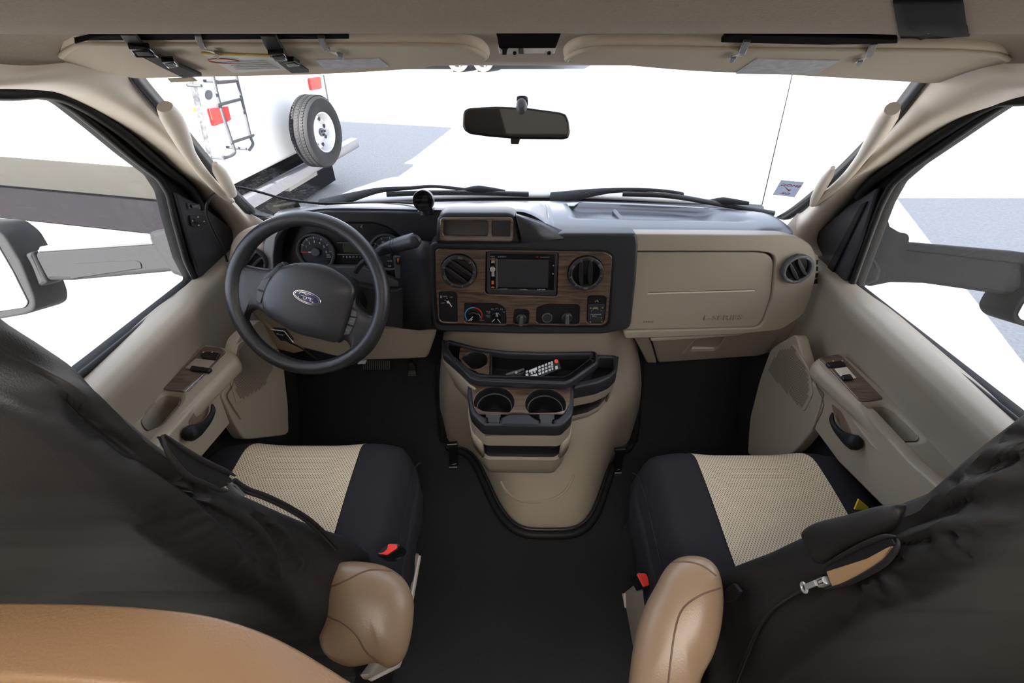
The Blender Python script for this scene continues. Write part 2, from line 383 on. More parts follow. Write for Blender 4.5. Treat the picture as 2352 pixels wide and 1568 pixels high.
# A-pillar trims
DL = Pl((-.84, 0, .72), (0, 1, 0), (.10, 0, .486)); DR = Pl((.885, 0, .72), (0, -1, 0), (-.10, 0, .486))
B_L = [(-900, 232), (-400, 208), (-150, 203), (66, 203), (172, 222), (298, 288), (381, 348), (431, 395), (481, 438), (546, 520), (552, 590)]
B_R = [(3300, 240), (2800, 215), (2500, 206), (2352, 218), (2244, 250), (2170, 280), (2096, 324), (2030, 371), (1966, 417), (1863, 535), (1872, 590)]
AA_L = [(-420, 60), (-120, 110), (60, 138), (240, 128)]+[(x-24, y+2) for x, y in A_L[1:7]]+[(632, 525), (650, 552)]
AA_R = [(2800, 60), (2480, 110), (2330, 138), (2215, 132)]+[(x+24, y+2) for x, y in A_R[1:7]]+[(1790, 540), (1778, 575)]
DLi, DRi = DL.off(.035), DR.off(.035)
for nm, aa, bb, pl in (('trim_1', AA_L, B_L, DLi), ('trim_2', AA_R, B_R, DRi)):
    A_ = [headpt(x, y) if i < 4 else aW(x, y, -.015) if i < 10 else aY(x, y, 1.16) for i, (x, y) in enumerate(aa)]; B_ = [pl.p3(*q) for q in bb]
    A_, B_ = cr(A_, 6, False), cr(B_, 6, False); rows = []
    for k in range(10):
        t = k/9; row = []
        for i, (a, b) in enumerate(zip(A_, B_)):
            c = a*(1-t)+b*t; inw = V((.032-c.x, -.55, -.15)).normalized(); row.append(c+inw*(.034*math.sin(math.pi*t**1.25)))
        rows.append(row)
    rows.append([p+pl.n*-.05 for p in rows[-1]])
    struct(grid(nm, rows, BEIGEL, th=.003), 'pale beige windscreen pillar trim on the %s side' % ('driver' if nm == 'trim_1' else 'passenger'))
# ---------------------------------------------------------------- doors
def door(side):
    L = side == 'L'; pl = DL if L else DR; sx = (lambda x: x) if L else (lambda x: .05-x)
    d = thing('door_1' if L else 'door_2', 'driver door, beige panel with black window frame' if L else 'passenger door, beige panel with black window frame', None, (sx(-.80), .8, .3), kind='structure')
    if L:
        hole = [(-900, 330), (-200, 228), (0, 214), (60, 213), (116, 220), (166, 250), (232, 303), (298, 359), (362, 408), (385, 445), (397, 500), (424, 598), (448, 645), (230, 822), (-300, 1240), (-900, 1500)]
        outer = [(-1000, 230), (-200, 192), (0, 188), (150, 188), (270, 220), (370, 300), (500, 425), (590, 510), (560, 600), (540, 700), (500, 760), (200, 900), (-300, 1300), (-1000, 1580)]
    else:
        hole = [(3300, 330), (2560, 240), (2352, 228), (2310, 236), (2244, 280), (2170, 332), (2096, 383), (2052, 422), (2026, 470), (2000, 540), (1957, 660), (2292, 930), (2700, 1260), (3300, 1560)]
        outer = [(3400, 230), (2560, 190), (2352, 196), (2270, 215), (2170, 262), (2040, 350), (1935, 430), (1850, 520), (1862, 600), (1880, 700), (1960, 760), (2260, 960), (2700, 1320), (3400, 1640)]
    psheet('window_frame', outer, pl, .03, FRAME, d, .004, .0, 0, [(hole, 6)])
    q = pl.off(-.014); gh = q.px(hole); sheet('glass_pane', [gh], q, .004, DGLASS, d)
    tube('window_seal', [pl.at(a, b, .003) for a, b in pl.px(rnd(hole, 12))], .0075, RUBBER, d, 8, True)
    if L: pr = [(-900, 290), (-200, 212), (0, 208), (80, 207), (150, 228), (250, 290), (350, 372), (420, 428), (450, 475)]
    else: pr = [(3300, 290), (2560, 226), (2352, 222), (2290, 236), (2200, 290), (2100, 355), (2020, 412), (1985, 450)]
    tube('upper_weatherstrip', [pl.at(a, b, .012) for a, b in pl.px(cr([(*p, 0) for p in pr], 5, False) and [(p.x, p.y) for p in cr([(*p, 0) for p in pr], 5, False)])], .011, RUBBER, d, 8)
    # mirror sail panel
    sail = [(402, 440), (470, 475), (540, 530), (535, 560), (522, 600), (515, 632), (458, 636), (430, 540)] if L else [(2015, 430), (1950, 470), (1880, 530), (1868, 570), (1885, 640), (1940, 648), (1975, 560)]
    psheet('sail_panel', sail, pl, .012, DARK, d, .004, .016, 8)
    if L:
        sp = psheet('mirror_switch_plate', [(437, 495), (467, 495), (471, 520), (441, 520)], pl, .006, BLACK, d, .001, .021, 3)
        psheet('switch_knob', [(449, 503), (461, 503), (463, 512), (450, 512)], pl, .006, GLOSSB, sp, .002, .026, 2)
        for (x, y) in ((455, 498), (457, 517), (443, 507), (469, 508)): psheet('arrow_mark', [(x-2, y+1.5), (x, y-2), (x+2, y+1.5)], pl, .0004, WHITEP, sp, 0, .0216)
        lp = psheet('lock_switch_plate', [(431, 467), (459, 468), (462, 481), (434, 481)], pl, .005, GREYP, d, .001, .020, 2)
        psheet('lock_rocker', [(440, 470), (455, 470), (457, 479), (442, 479)], pl, .006, GLOSSB, lp, .001, .024, 1)
    else:
        psheet('sail_rib', [(1975, 470), (1990, 462), (1905, 640), (1885, 640)], pl, .006, RUBBER, d, .002, .021, 4)
    # inner panel: ledge, wall
    prof = [(-.846, .735), (-.838, .752), (-.81, .757), (-.782, .756), (-.766, .750), (-.762, .738), (-.772, .712), (-.792, .66), (-.800, .60), (-.795, .42), (-.80, .38), (-.805, .04)]
    rows = []
    for x, z in prof:
        row = []
        for y in [.05+i*.05 for i in range(25)]:
            dip = sst(.86, 1.02, y)
            xx = x if x < -.815 or z < .5 else x-.022*sst(.9, 1.0, y)*(1 if z > .7 else .2)
            row.append(V((sx(xx), y, z-(.012*dip if z > .7 else 0))))
        rows.append(row)
    grid('door_panel', rows, BEIGEL if 0 else BEIGE, d, th=.004)
    # lower panels
    PX = -.700 if L else .765; P = Pl((PX, 0, 0), (0, 1, 0) if L else (0, -1, 0), (0, 0, 1))
    if L:
        low = [(546, 830), (524, 880), (506, 908), (529, 972), (470, 1042), (330, 1190), (230, 1170), (365, 1022), (470, 906)]
        fwd = [(508, 906), (522, 880), (534, 832), (548, 775), (600, 730), (650, 820), (662, 930), (664, 998), (562, 1010), (545, 985)]
        gr = [(548, 790), (575, 770), (640, 800), (628, 850), (607, 890), (546, 927), (528, 870)]
        gh = [(518, 803)]
    else:
        low = [(1866, 838), (1872, 880), (1892, 905), (1870, 985), (1925, 1060), (2050, 1185), (2180, 1230), (2190, 1150), (2090, 1062), (1985, 946), (1882, 852)]
        fwd = [(1890, 905), (1866, 880), (1848, 835), (1828, 765), (1770, 800), (1745, 870), (1722, 960), (1716, 1045), (1790, 1062), (1832, 1030), (1868, 985)]
        gr = [(1822, 790), (1790, 800), (1760, 845), (1778, 872), (1845, 945), (1865, 905), (1858, 850)]
    psheet('lower_panel', low, P, .03, BEIGE, d, .004, .0, 4)
    psheet('forward_panel', fwd, P, .03, BEIGE, d, .004, -.003, 14)
    g = psheet('speaker_grille', gr, P, .006, BEIGE, d, .002, .001, 6)
    # woven slot pattern of the grille: short dark slots in alternating directions, one joined stuff part
    gq = P.px(gr); bm = bmesh.new(); u0, u1 = min(q[0] for q in gq), max(q[0] for q in gq); v0, v1 = min(q[1] for q in gq), max(q[1] for q in gq)
    def inside(x, y, poly):
        c = False; j = len(poly)-1
        for i in range(len(poly)):
            if (poly[i][1] > y) != (poly[j][1] > y) and x < (poly[j][0]-poly[i][0])*(y-poly[i][1])/(poly[j][1]-poly[i][1])+poly[i][0]: c = not c
            j = i
        return c
    st = .0086; cu0 = sum(q[0] for q in gq)/len(gq); cv0 = sum(q[1] for q in gq)/len(gq)
    for i in range(int((u1-u0)/st)+1):
        for j in range(int((v1-v0)/st)+1):
            cx, cy = u0+i*st, v0+j*st
            if not inside(cu0+(cx-cu0)*1.10, cv0+(cy-cv0)*1.10, gq): continue
            for k in (-1, 1):
                a, b = ((.0040, .0010) if (i+j) % 2 else (.0010, .0040)); ox, oy = ((0, k*.0021) if (i+j) % 2 else (k*.0021, 0))
                vs = [bm.verts.new(P.at(cx+ox+sa*a, cy+oy+sb*b, .0014)) for sa, sb in ((-1, -1), (1, -1), (1, 1), (-1, 1))]; bm.faces.new(vs)
    go = put('grille_slots', bm2(bm), mat('grille_slot_shadow', (.10, .08, .06), .8) if L else bpy.data.materials['grille_slot_shadow'], g, None); go['kind'] = 'stuff'
    # armrest with wood switch plate and cup pocket
    H = Pl((0, 0, .624), (1, 0, 0), (0, 1, 0))
    if L:
        arm = [(466, 786), (528, 796), (545, 812), (548, 826), (470, 905), (365, 1020), (250, 1150), (180, 1150), (300, 960), (375, 880)]
        pocket = [(378, 905), (412, 910), (408, 925), (368, 972), (335, 985), (322, 965), (345, 930)]
        wd = [(372, 893), (468, 794), (505, 797), (519, 806), (432, 897), (420, 899)]; sw = [(458, 812), (478, 806), (506, 810), (497, 824), (462, 820)]
        sw2 = [(440, 838), (487, 845), (478, 853), (434, 848)]; ins = [(424, 845), (450, 822), (493, 828), (470, 853)]
        trim = [(464, 859), (469, 857), (425, 899), (418, 897)]
    else:
        arm = [(1878, 818), (1930, 806), (1950, 820), (2120, 965), (2300, 1130), (2260, 1210), (2090, 1060), (1985, 945), (1880, 850), (1866, 832)]
        pocket = [(1990, 935), (2030, 931), (2055, 945), (2112, 1000), (2108, 1008), (2062, 1010), (2040, 995)]
        wd = [(1882, 820), (1925, 812), (1936, 818), (2030, 914), (2000, 920), (1976, 921)]; sw = [(1897, 832), (1935, 826), (1945, 838), (1906, 842)]
        sw2 = [(1932, 861), (1953, 857), (1962, 869), (1938, 871)]; ins = [(1917, 846), (1945, 842), (1968, 868), (1940, 872)]
        trim = [(1968, 915), (1972, 913), (1885, 828), (1882, 830)]
    ar = psheet('armrest', arm, H, .04, BEIGE, d, .014, 0, 12, [(pocket, 8)])
    pq = H.px(rnd(pocket, 8)); pc = (sum(q[0] for q in pq)/len(pq), sum(q[1] for q in pq)/len(pq))
    loft('pocket_lining', [[H.at(pc[0]+(a-pc[0])*k, pc[1]+(b-pc[1])*k, h) for a, b in pq] for k, h in ((1.01, -.004), (.93, -.07), (.6, -.075), (.02, -.075))], BEIGE, ar, True, False, 40)
    wq = H.off(.0005); w_ = psheet('wood_switch_plate', wd, H, .006, WOOD, d, .002, .003, 6)
    psheet('plate_insert', ins, H, .003, BEIGEL if not L else BEIGE, w_, .0008, .0045, 2)
    s1 = psheet('lock_switch', sw, H, .008, GLOSSB, w_, .002, .008, 4)
    s2 = psheet('window_switch', sw2, H, .008, GLOSSB, w_, .002, .009, 4)
    if L: psheet('chrome_edge', trim, H, .004, STEEL, w_, .001, .004, 0)
    c = H.px(sw); cx, cy = sum(q[0] for q in c)/len(c), sum(q[1] for q in c)/len(c)
    for k in (-1, 1): disc('lamp_dot', H, (cx+k*.011, cy), .0017, .008, .0085, WHITEP, s1, 0, 10)
    # pull handle: curved black bar widening at the rear
    if L: hp = [(487, 928), (489, 944), (479, 965), (461, 983), (442, 993), (429, 998)]; rr = [.002, .005, .006, .0075, .010, .015, .018, .013]
    else: hp = [(1912, 948), (1911, 965), (1921, 985), (1938, 1002), (1958, 1014), (1971, 1018)]; rr = [.002, .005, .006, .0075, .010, .015, .018, .013]
    Q = P.off(.016); tube('pull_handle', [Q.p3(*p) for p in hp], rr, RUBBER, d, 10, False, 5)
    rc = [(468, 905), (480, 925), (482, 945), (462, 970), (440, 985), (432, 970), (452, 935)] if L else [(1908, 925), (1916, 955), (1935, 985), (1958, 1000), (1950, 980), (1932, 945)]
    psheet('handle_recess_shade', rc, P, .004, mat('recess_brown', (.17, .125, .085), .6) if L else bpy.data.materials['recess_brown'], d, .001, .0012, 8)  # brown plate draws the shade of a recess behind the handle
    sm = [(540, 848), (541, 858), (531, 890), (521, 908), (530, 928), (552, 962)] if L else [(1880, 880), (1876, 886), (1893, 930), (1868, 985)]
    tube('panel_seam', [P.at(a, b, .001) for a, b in P.px(sm)], .0013, bpy.data.materials['recess_brown'], d, 6, False, 3)
    box('lower_carpet', (min(sx(-.80), sx(-.786)), .05, 0), (max(sx(-.80), sx(-.786)), 1.3, .40), CARPET, d)
    return d
door('L'); door('R')
# ================================================================ OUTSIDE
struct(box('floor_ground', (-40, -30, -.95), (40, 60, -.85), ASPH), 'asphalt parking lot outside'); bpy.data.objects['floor_ground'].name = 'ground'
hr = []
for j in range(9):
    t = j/8; y = 1.46+.80*t
    hr.append([V((.032+.99*i/12*(1-.12*t), y-.10*abs(i/12)**2, .775-.05*t-.14*t*t+.035*(1-abs(i/12)**2)-.26*sst(.62, .92, abs(i/12)))) for i in range(-12, 13)])
hd = grid('hood', hr, WHITE, th=.01); tag(hd, 'white engine hood just beyond the windscreen base', 'hood')
cw = grid('cowl_grille', [[V((.032+.76*i/16, YS(.032+.76*i/16, .80)+dy, z)) for i in range(-16, 17)] for dy, z in ((.012, .795), (.05, .793), (.085, .80))], DARK, th=.006); tag(cw, 'black plastic cowl strip under the wipers', 'cowl')
# wipers
def wiper(label, armp, bladep, w=1):
    o = thing('windscreen_wiper', label, 'wiper', aW(*armp[0], .05), 'windscreen wipers')
    tube('wiper_arm', [aW(x, y, .040) for x, y in armp], [.022, .017, .009, .006, .005, .006], RUBBER, o, 8, False, 6, .4)
    tube('wiper_blade', [aW(x, y, .022) for x, y in bladep], .0085*w, BLACK, o, 8, False, 6, .8)
    c = len(bladep)//2; tube('blade_clip', [aW(bladep[c][0]-40, bladep[c][1]-5, .034), aW(bladep[c][0], bladep[c][1]-9, .036), aW(bladep[c][0]+60, bladep[c][1]-3, .034)], [.006, .012, .006], RUBBER, o, 8, False, 4, .7)
wiper('wiper on the driver side, blade lying flat behind the dash gauge', [(735, 472), (800, 455), (870, 437), (940, 432), (1000, 428), (1080, 437)], [(888, 446), (980, 443), (1100, 443), (1214, 446)])
wiper('wiper on the passenger side, blade sloping down to the right', [(1265, 456), (1330, 447), (1400, 438), (1480, 436), (1540, 440), (1570, 446)], [(1430, 445), (1540, 450), (1660, 470), (1778, 490)])
an = thing('antenna', 'thin black whip antenna standing on the right fender', 'antenna', (.95, 1.75, .68))
a0, a1 = aY(1748, 480, 1.75), aY(1820, 170, 1.86); tube('whip', [a0, a0*.5+a1*.5, a1, a1+(a1-a0)*.25], [.0022, .0018, .0012], BLACK, an, 6); tube('antenna_base', [V((a0.x-.06, a0.y, .46)), a0-V((.01, 0, .06)), a0+V((0, 0, .012))], [.03, .016, .008], BLACK, an, 10)
# side mirrors
def side_mirror(L):
    pl = Pl((0, 1.10, .78), (1, 0, 0), (0, .30, .95))
    o = thing('side_mirror', 'black door mirror on a long arm outside the driver window' if L else 'black door mirror on a long arm outside the passenger window', 'mirror', pl.p3(420, 610) if L else pl.p3(2010, 620), 'towing mirrors')
    if L:
        arm = [(72, 592), (84, 574), (240, 560), (345, 555), (445, 566), (450, 630), (385, 625), (160, 645), (106, 645), (98, 632)]
        base = [(336, 535), (350, 530), (380, 525), (398, 500), (412, 490), (452, 640), (435, 645), (392, 630), (372, 600), (345, 560)]
        top = [(88, 566), (345, 545), (352, 562), (84, 580)]; cav = [(160, 612), (168, 606), (310, 598), (322, 603), (325, 616), (162, 640)]
        head = [(-330, 500), (-30, 512), (8, 540), (48, 606), (80, 688), (80, 712), (60, 722), (-330, 790)]; gls = [(-310, 545), (-35, 548), (-8, 560), (28, 622), (64, 694), (56, 706), (-310, 760)]
        knuckle = [(32, 590), (72, 578), (108, 650), (88, 660)]
    else:
        arm = [(2058, 572), (2072, 560), (2352, 588), (2440, 598), (2440, 690), (2352, 684), (2130, 652), (2050, 650), (2000, 660), (1985, 640), (2005, 580)]
        base = [(2030, 470), (2025, 505), (2032, 530), (2058, 545), (2076, 548), (2072, 572), (2000, 580), (1962, 650), (1975, 665), (2020, 648), (2030, 620), (1992, 560)]
        top = [(2074, 556), (2352, 580), (2420, 590), (2420, 616), (2352, 608), (2070, 574)]; cav = [(2010, 580), (2040, 582), (2030, 640), (1992, 640)]
        head = [(2324, 722), (2342, 690), (2362, 668), (2720, 600), (2720, 850), (2360, 752), (2334, 742)]; gls = [(2338, 722), (2352, 696), (2372, 684), (2700, 625), (2700, 820), (2366, 740), (2344, 733)]
        knuckle = [(2352, 590), (2420, 600), (2420, 680), (2352, 684)]
    psheet('mirror_arm', arm, pl, .07, MARM, o, .012, 0, 6); psheet('mirror_base', base, pl, .09, MARM, o, .014, .012, 5)
    psheet('arm_top', top, pl, .04, GREYP if L else MARM, o, .006, .006, 4); psheet('arm_recess', cav, pl, .004, MARM, o, .001, .003, 3)  # driver-side arm top in lighter grey draws the sunlight on it
    psheet('arm_knuckle', knuckle, pl, .06, MARM, o, .008, .008, 4)
    psheet('mirror_shell', head, pl, .10, MARM, o, .006, .03, 16); psheet('mirror_glass', gls, pl, .004, STEEL, o, .001, .034, 5)
side_mirror(True); side_mirror(False)
# ---------------------------------------------------------------- neighbouring motorhome
R0 = V((-2.82, 4.36, -.85)); RW = Pl(R0, (.21, .978, 0), (0, 0, 1)); SW = Pl(R0, (.978, -.21, 0), (0, 0, 1))
mh = thing('motorhome', 'white motorhome parked ahead on the left with rear ladder and spare wheel', 'motorhome', R0)
def lift(pl, pts, h): return [pl.off(h).p3(*p) for p in pts]
bl = RW.uv(560, 405)[1]; br = RW.uv(760, 298)[1]; zb = (bl+br)/2
body = sheet('body_shell', [rnd([(0, .62), (2.2, .62), (2.2, 2.55), (0, 2.55)], [.12, .12, .2, .2], 6)], RW, 6.5, WHITE, mh, .05)
pbox('side_skirt', SW, -6.3, -.02, .50, .81, -.03, .02, mat('skirt_taupe', (.026, .025, .022), .8, spec=.2), mh, .005)
pbox('underframe_shade', SW, -6.2, -.1, .05, .52, -2.1, -.08, VOID, mh)  # black box draws the underframe and the shade beneath the body
for k in (-1.6, -5.4):
    for h in (-.3, -1.9):
        q = Pl(SW.at(k, .36, h), SW.u, SW.v); disc('road_wheel', q, (0, 0), .36, -.2, 0, TYRE, mh, .04)
bp = RW.off(.06); bz = [bp.uv(600, 405)[1], bp.uv(760, 312)[1]]
pbox('bumper', RW, .05, 2.5, .40, .52, .02, .14, mat('bumper_steel', (.22, .22, .24), .3, .7), mh, .015)
pbox('hitch_rail', RW, .9, 1.5, .32, .42, -.4, .06, mat('hitch_taupe', (.22, .21, .19), .6), mh, .01)
for nm, px, mt in (('tail_lamp', [(481, 250), (524, 244), (531, 276), (492, 290)], REDL), ('marker_lamp', [(711, 180), (737, 176), (740, 203), (716, 208)], REDL)):
    lm = psheet(nm, px, RW, .03, mt, mh, .006, .03, 3)
    if nm == 'tail_lamp': psheet('lens_edge', [(515, 246), (524, 244), (531, 274), (522, 280)], RW, .006, RED, lm, .001, .034)
psheet('side_lamp', [(414, 246), (444, 248), (446, 258), (418, 256)], SW, .03, AMBER, mh, .006, .03, 2)
psheet('body_line', [(742, 172), (745, 172), (768, 300), (764, 300)], RW, .004, GREYP, mh, 0, .003)
psheet('corner_trim', [(432, 165), (446, 165), (505, 440), (494, 440)], RW, .01, mat('dusty_trim', (.42, .41, .39), .8, var=.5, vscale=25), mh, .002, .006)
psheet('sewer_vent', [(x+482, y+218) for x, y in circ((0, 0), 7, 20, 11)], RW, .02, GREYP, mh, .004, .02)
LADM = mat('ladder_tube', (.055, .058, .065), .45, .2)
lad = tube('ladder', lift(RW, [(486, 160), (508, 250), (534, 330), (538, 352), (518, 362), (512, 358)], .14), .014, LADM, mh, 8, False, 4)
tube('ladder_rail', lift(RW, [(539, 160), (556, 230), (575, 312), (581, 330), (572, 345)], .14), .014, LADM, lad, 8, False, 4)
for a, b in (((494, 190), (541, 186)), ((499, 242), (555, 227)), ((530, 328), (582, 311))):
    p, q = lift(RW, [a, b], .14); tube('rung', [p, q], .02, LADM, lad, 8, False, 0, .5)
for a in ((500, 187), (463, 197), (516, 364), (566, 342), (550, 340)):
    p = RW.off(.14).p3(*a); tube('stand_off', [p-RW.n*.14, p], .012, LADM, lad, 8)
# spare wheel
TP = RW.off(.30); c = TP.p3(728, 303); q = Pl(c, RW.u, RW.v)
sw = thing('spare_wheel', 'black spare tyre on a silver eight-hole rim behind the motorhome', 'wheel', c)
RT = .375
prof = [(.205, -.09), (.30, -.115), (.345, -.11), (.368, -.085), (.375, -.04), (.370, -.036), (.370, -.030), (.375, -.026), (.376, .026), (.370, .030), (.370, .036), (.375, .04), (.368, .085), (.345, .11), (.30, .115), (.22, .10), (.205, .085)]
loft('tyre', [[q.at(r*math.cos(t), r*math.sin(t), h) for r, h in prof] for t in [2*math.pi*i/48 for i in range(49)]], TYRE, sw, True, False, 35)
bm = bmesh.new()
for i in range(72):
    for h in (-.062, 0, .062):
        t = 2*math.pi*(i+(.5 if h else 0))/72; cc = q.at(.376*math.cos(t), .376*math.sin(t), h); tn = q.u*-math.sin(t)+q.v*math.cos(t); rd = q.u*math.cos(t)+q.v*math.sin(t)
        m_ = M4(((tn.x, q.n.x, rd.x, cc.x), (tn.y, q.n.y, rd.y, cc.y), (tn.z, q.n.z, rd.z, cc.z), (0, 0, 0, 1)))
        bmesh.ops.create_cube(bm, size=1, matrix=m_ @ M4.Diagonal((.022, .034, .008, 1)))
tb = put('tread_blocks', bm2(bm), TYRE, sw, 30); tb['kind'] = 'stuff'
rim = [(.0, .05), (.05, .055), (.10, .03), (.13, .015), (.165, .02), (.18, .05), (.20, .095), (.212, .10), (.212, .088), (.195, .07), (.18, -.06), (.212, -.09)]
ro = loft('rim', [[q.at(max(r, .001)*math.cos(t), max(r, .001)*math.sin(t), h) for r, h in rim] for t in [2*math.pi*i/40 for i in range(41)]], WHITE if 0 else SILV, sw, False, False, 40)
for i in range(8):
    t = 2*math.pi*(i+.3)/8; disc('hand_hole', q, (.145*math.cos(t), .145*math.sin(t)), .022, .012, .022, BLACK, ro, .001, 16)
disc('hub_bolt_plate', q, (0, 0), .045, .05, .075, GREYP, ro, .006, 16)
for i in range(3): t = 2.1*i+.4; disc('lug_nut', q, (.025*math.cos(t), .025*math.sin(t)), .012, .07, .10, DARK, ro, .002, 6)
pbox('spare_carrier', RW, RW.uv(700, 330)[0]+.1, RW.uv(700, 330)[0]+.24, .45, c.z+.85, .1, .2, DARK, mh, .01)
# distant tandem trailer
tt = thing('travel_trailer', 'far pale travel trailer with two alloy wheels showing under the sun visors', 'trailer', (-1.6, 17, -.85))
box('trailer_body', (-6, 17, -.35), (2.2, 19.3, 2.2), mat('trailer_grey', (.62, .64, .66), .4), tt, .06); box('trailer_frame', (-5, 17.2, -.55), (1.6, 19, -.3), mat('trailer_frame_grey', (.32, .33, .34), .7), tt)
for x in (-1.72, -.92):
    qq = Pl((x, 16.92, -.51), (1, 0, 0), (0, 0, 1)); wt = ring('trailer_tyre', qq, (0, 0), .34, .20, -.2, 0, mat('pale_tyre', (.10, .10, .105), .8), tt, .02)
    disc('alloy_rim', qq, (0, 0), .21, -.1, -.01, MARM, wt, .02)
    for i in range(5): t = 2*math.pi*i/5; bar('spoke', qq, (0, 0), (.19*math.cos(t), .19*math.sin(t)), .06, -.02, .015, mat('far_spoke', (.20, .21, .22), .5) if 'far_spoke' not in bpy.data.materials else bpy.data.materials['far_spoke'], wt, .005)
# parked van right of the frame whose shadow falls across the lot
vn = thing('parked_van', 'white parked van beside the passenger side, its shadow crossing the lot', 'van', (4.6, -1.7, -.85))
VP = Pl((3.4, 1.58, -.85), (0, -1, 0), (0, 0, 1)); sheet('van_body', [rnd([(0, .45), (6.5, .45), (6.5, 3.4), (0, 3.4)], .08)], Pl((5.8, 1.58, -.85), (0, -1, 0), (0, 0, 1)), 2.4, WHITE, vn, .04, 2.4)
for y in (.6, -3.8):
    for x in (3.42, 5.56): disc('van_wheel', Pl((x, y, -.50), (0, -1, 0), (0, 0, 1)), (0, 0), .35, -.22, 0, TYRE, vn, .04)
# ================================================================ DASHBOARD
D = Pl((0, 1.06, .75), X1, (0, .12, .993)); D2 = Pl((0, 1.125, .75), X1, (0, .12, .993))
db = thing('dashboard', 'full-width dashboard in charcoal and beige plastic under the windscreen', 'dashboard', (.03, 1.2, .6))
# soft top pad, lower right tray moulded in
def xs_at(pts, y): return [aY(x, yy, y) for x, yy in pts]
fe = [(628, 497), (745, 479), (900, 480), (1060, 483), (1180, 485), (1215, 491), (1245, 507), (1268, 525), (1300, 532), (1463, 534), (1650, 536), (1800, 537), (1822, 533)]
fy = [1.17, 1.15, 1.15, 1.14, 1.13, 1.12, 1.11, 1.105, 1.10, 1.10, 1.10, 1.10, 1.10]
fp = [aY(x, y, k) for (x, y), k in zip(fe, fy)]
fp = cr(fp, 10, False); rows = []
NB = 26
for k in range(-3, NB+1):
    row = []
    for p in fp:
        bx = p.x*1.0; b = V((bx, YS(bx, .812)-.004, .812 if p.x > -.55 else .82)); 
        if k < 0:
            row.append(p+V((0, (.012, .004, 0)[k+3], (-.022, -.016, -.006)[k+3]))); continue
        t = k/NB; c = p*(1-t)+b*t; c.z += .012*math.sin(math.pi*t)*(1 if p.x > .1 else .6)+.004*(1-(1-min(1, t*8))**2)
        tr = sst(.165, .19, p.x)*(1-sst(.60, .68, p.x+.06*t))*sst(.28, .36, t)*(1-sst(.80, .90, t)); c.z -= .024*tr
        row.append(c)
    rows.append(row)
pad = grid('top_pad', rows, PAD, db, ang=50)
tq = aY(1418, 484, 1.30); tp = [aY(1412, 482, 1.31), aY(1440, 515, 1.19)]
tube('tray_divider', [tp[0]+V((0, 0, -.006)), tp[1]+V((0, 0, -.006))], .008, PAD, pad, 8)
pp = psheet('pad_label', [(1275, 466), (1330, 464), (1318, 472), (1285, 472)], Pl((0, 1.36, .82), X1, (0, 1, -.1)), .003, PAPER, pad, .001, .006)
# driver side fascia with instrument opening
clo = [(634, 640), (632, 585), (640, 548), (660, 524), (720, 513), (860, 513), (895, 524), (925, 548), (934, 580), (934, 655), (905, 668), (800, 650)]
drv = [(606, 660), (606, 560), (618, 530), (640, 500), (745, 484), (1010, 487), (1190, 489), (1235, 508), (1262, 527), (1300, 537), (1300, 640), (1010, 762), (940, 756), (880, 750), (640, 690)]
dp = psheet('driver_fascia', drv, D2, .05, DARK, db, .006, 0, 8, [(clo, 10)])
psheet('silver_edge_strip', [(606, 640), (605, 562), (618, 528), (640, 502), (650, 512), (632, 545), (626, 590), (628, 645)], D2, .006, LGREY, dp, .002, .004, 4)
# instrument cluster
C2 = Pl(D2.at(0, 0, -.055), X1, (0, .22, .975)); clp = [(600, 660), (610, 560), (650, 515), (880, 505), (950, 545), (960, 600), (950, 680), (780, 670)]
ic = psheet('instrument_cluster', clp, C2, .01, BLACK, db, 0, 0)
rows = [[D2.at(a, b, -.002) for a, b in D2.px(rnd(clo, 10))], [C2.at(a, b, 0) for a, b in C2.px(rnd(clo, 10))]]
loft('cluster_surround', rows, BLACK, ic, True, False)
def gauge(px, py, r, nums, a0, a1, needle, lab):
    c = C2.uv(px, py); g = disc('gauge_dial', C2, c, r*1.10, .001, .006, DARK, ic, .002, 48)
    ring('gauge_rim', C2, c, r*1.30, r*1.12, .001, .016, GREYP, g, .004, 48)
    n = len(nums); bm = []
    for i in range(n):
        t = a0+(a1-a0)*i/(n-1); x, y = math.cos(t), math.sin(t)
        bar('tick', C2, (c[0]+x*r*.90, c[1]+y*r*.90), (c[0]+x*r*1.05, c[1]+y*r*1.05), .0016, .006, .0066, WHITEP, g)
        if nums[i]: text('numeral', nums[i], C2, (c[0]+x*r*.70, c[1]+y*r*.70), r*.24, WHITEP, g, h=.0066)
    arc = [(c[0]+math.cos(a0+(a1-a0)*i/40)*r*k, c[1]+math.sin(a0+(a1-a0)*i/40)*r*k) for k, rg in ((.92, range(41)), (1.03, range(40, -1, -1))) for i in rg]
    sheet('scale_band', [arc], C2, .0006, GREYP, g, 0, .0064)
    x, y = math.cos(needle), math.sin(needle)
    bar('needle', C2, (c[0]+x*r*.35, c[1]+y*r*.35), (c[0]+x*r*.98, c[1]+y*r*.98), .0034, .009, .0105, RED, g, .0004)
    bar('needle_tail', C2, (c[0]+x*r*.2, c[1]+y*r*.2), (c[0]+x*r*.48, c[1]+y*r*.48), .0036, .0092, .011, WHITEP, g, .0004)
    disc('needle_hub', C2, c, r*.30, .006, .014, GREYP, g, .003, 28)
    if lab:
        for i, l in enumerate(lab): text('dial_legend', l, C2, (c[0]+r*.80, c[1]-r*(.22+.14*i)), r*.13, WHITEP, g, h=.0066)
gauge(728, 577, .0415, ['', '1', '2', '3', '4', '5', '6'], math.pi, 0, math.pi, ['RPM', 'x1000'])
gauge(893, 577, .0415, ['0', '20', '40', '60', '80', '100'], math.pi, .15, math.pi, ['MPH'])
sr = psheet('message_display', [(787, 558), (835, 558), (870, 582), (868, 580), (789, 580)], C2, .004, LCD, ic, .001, .006)
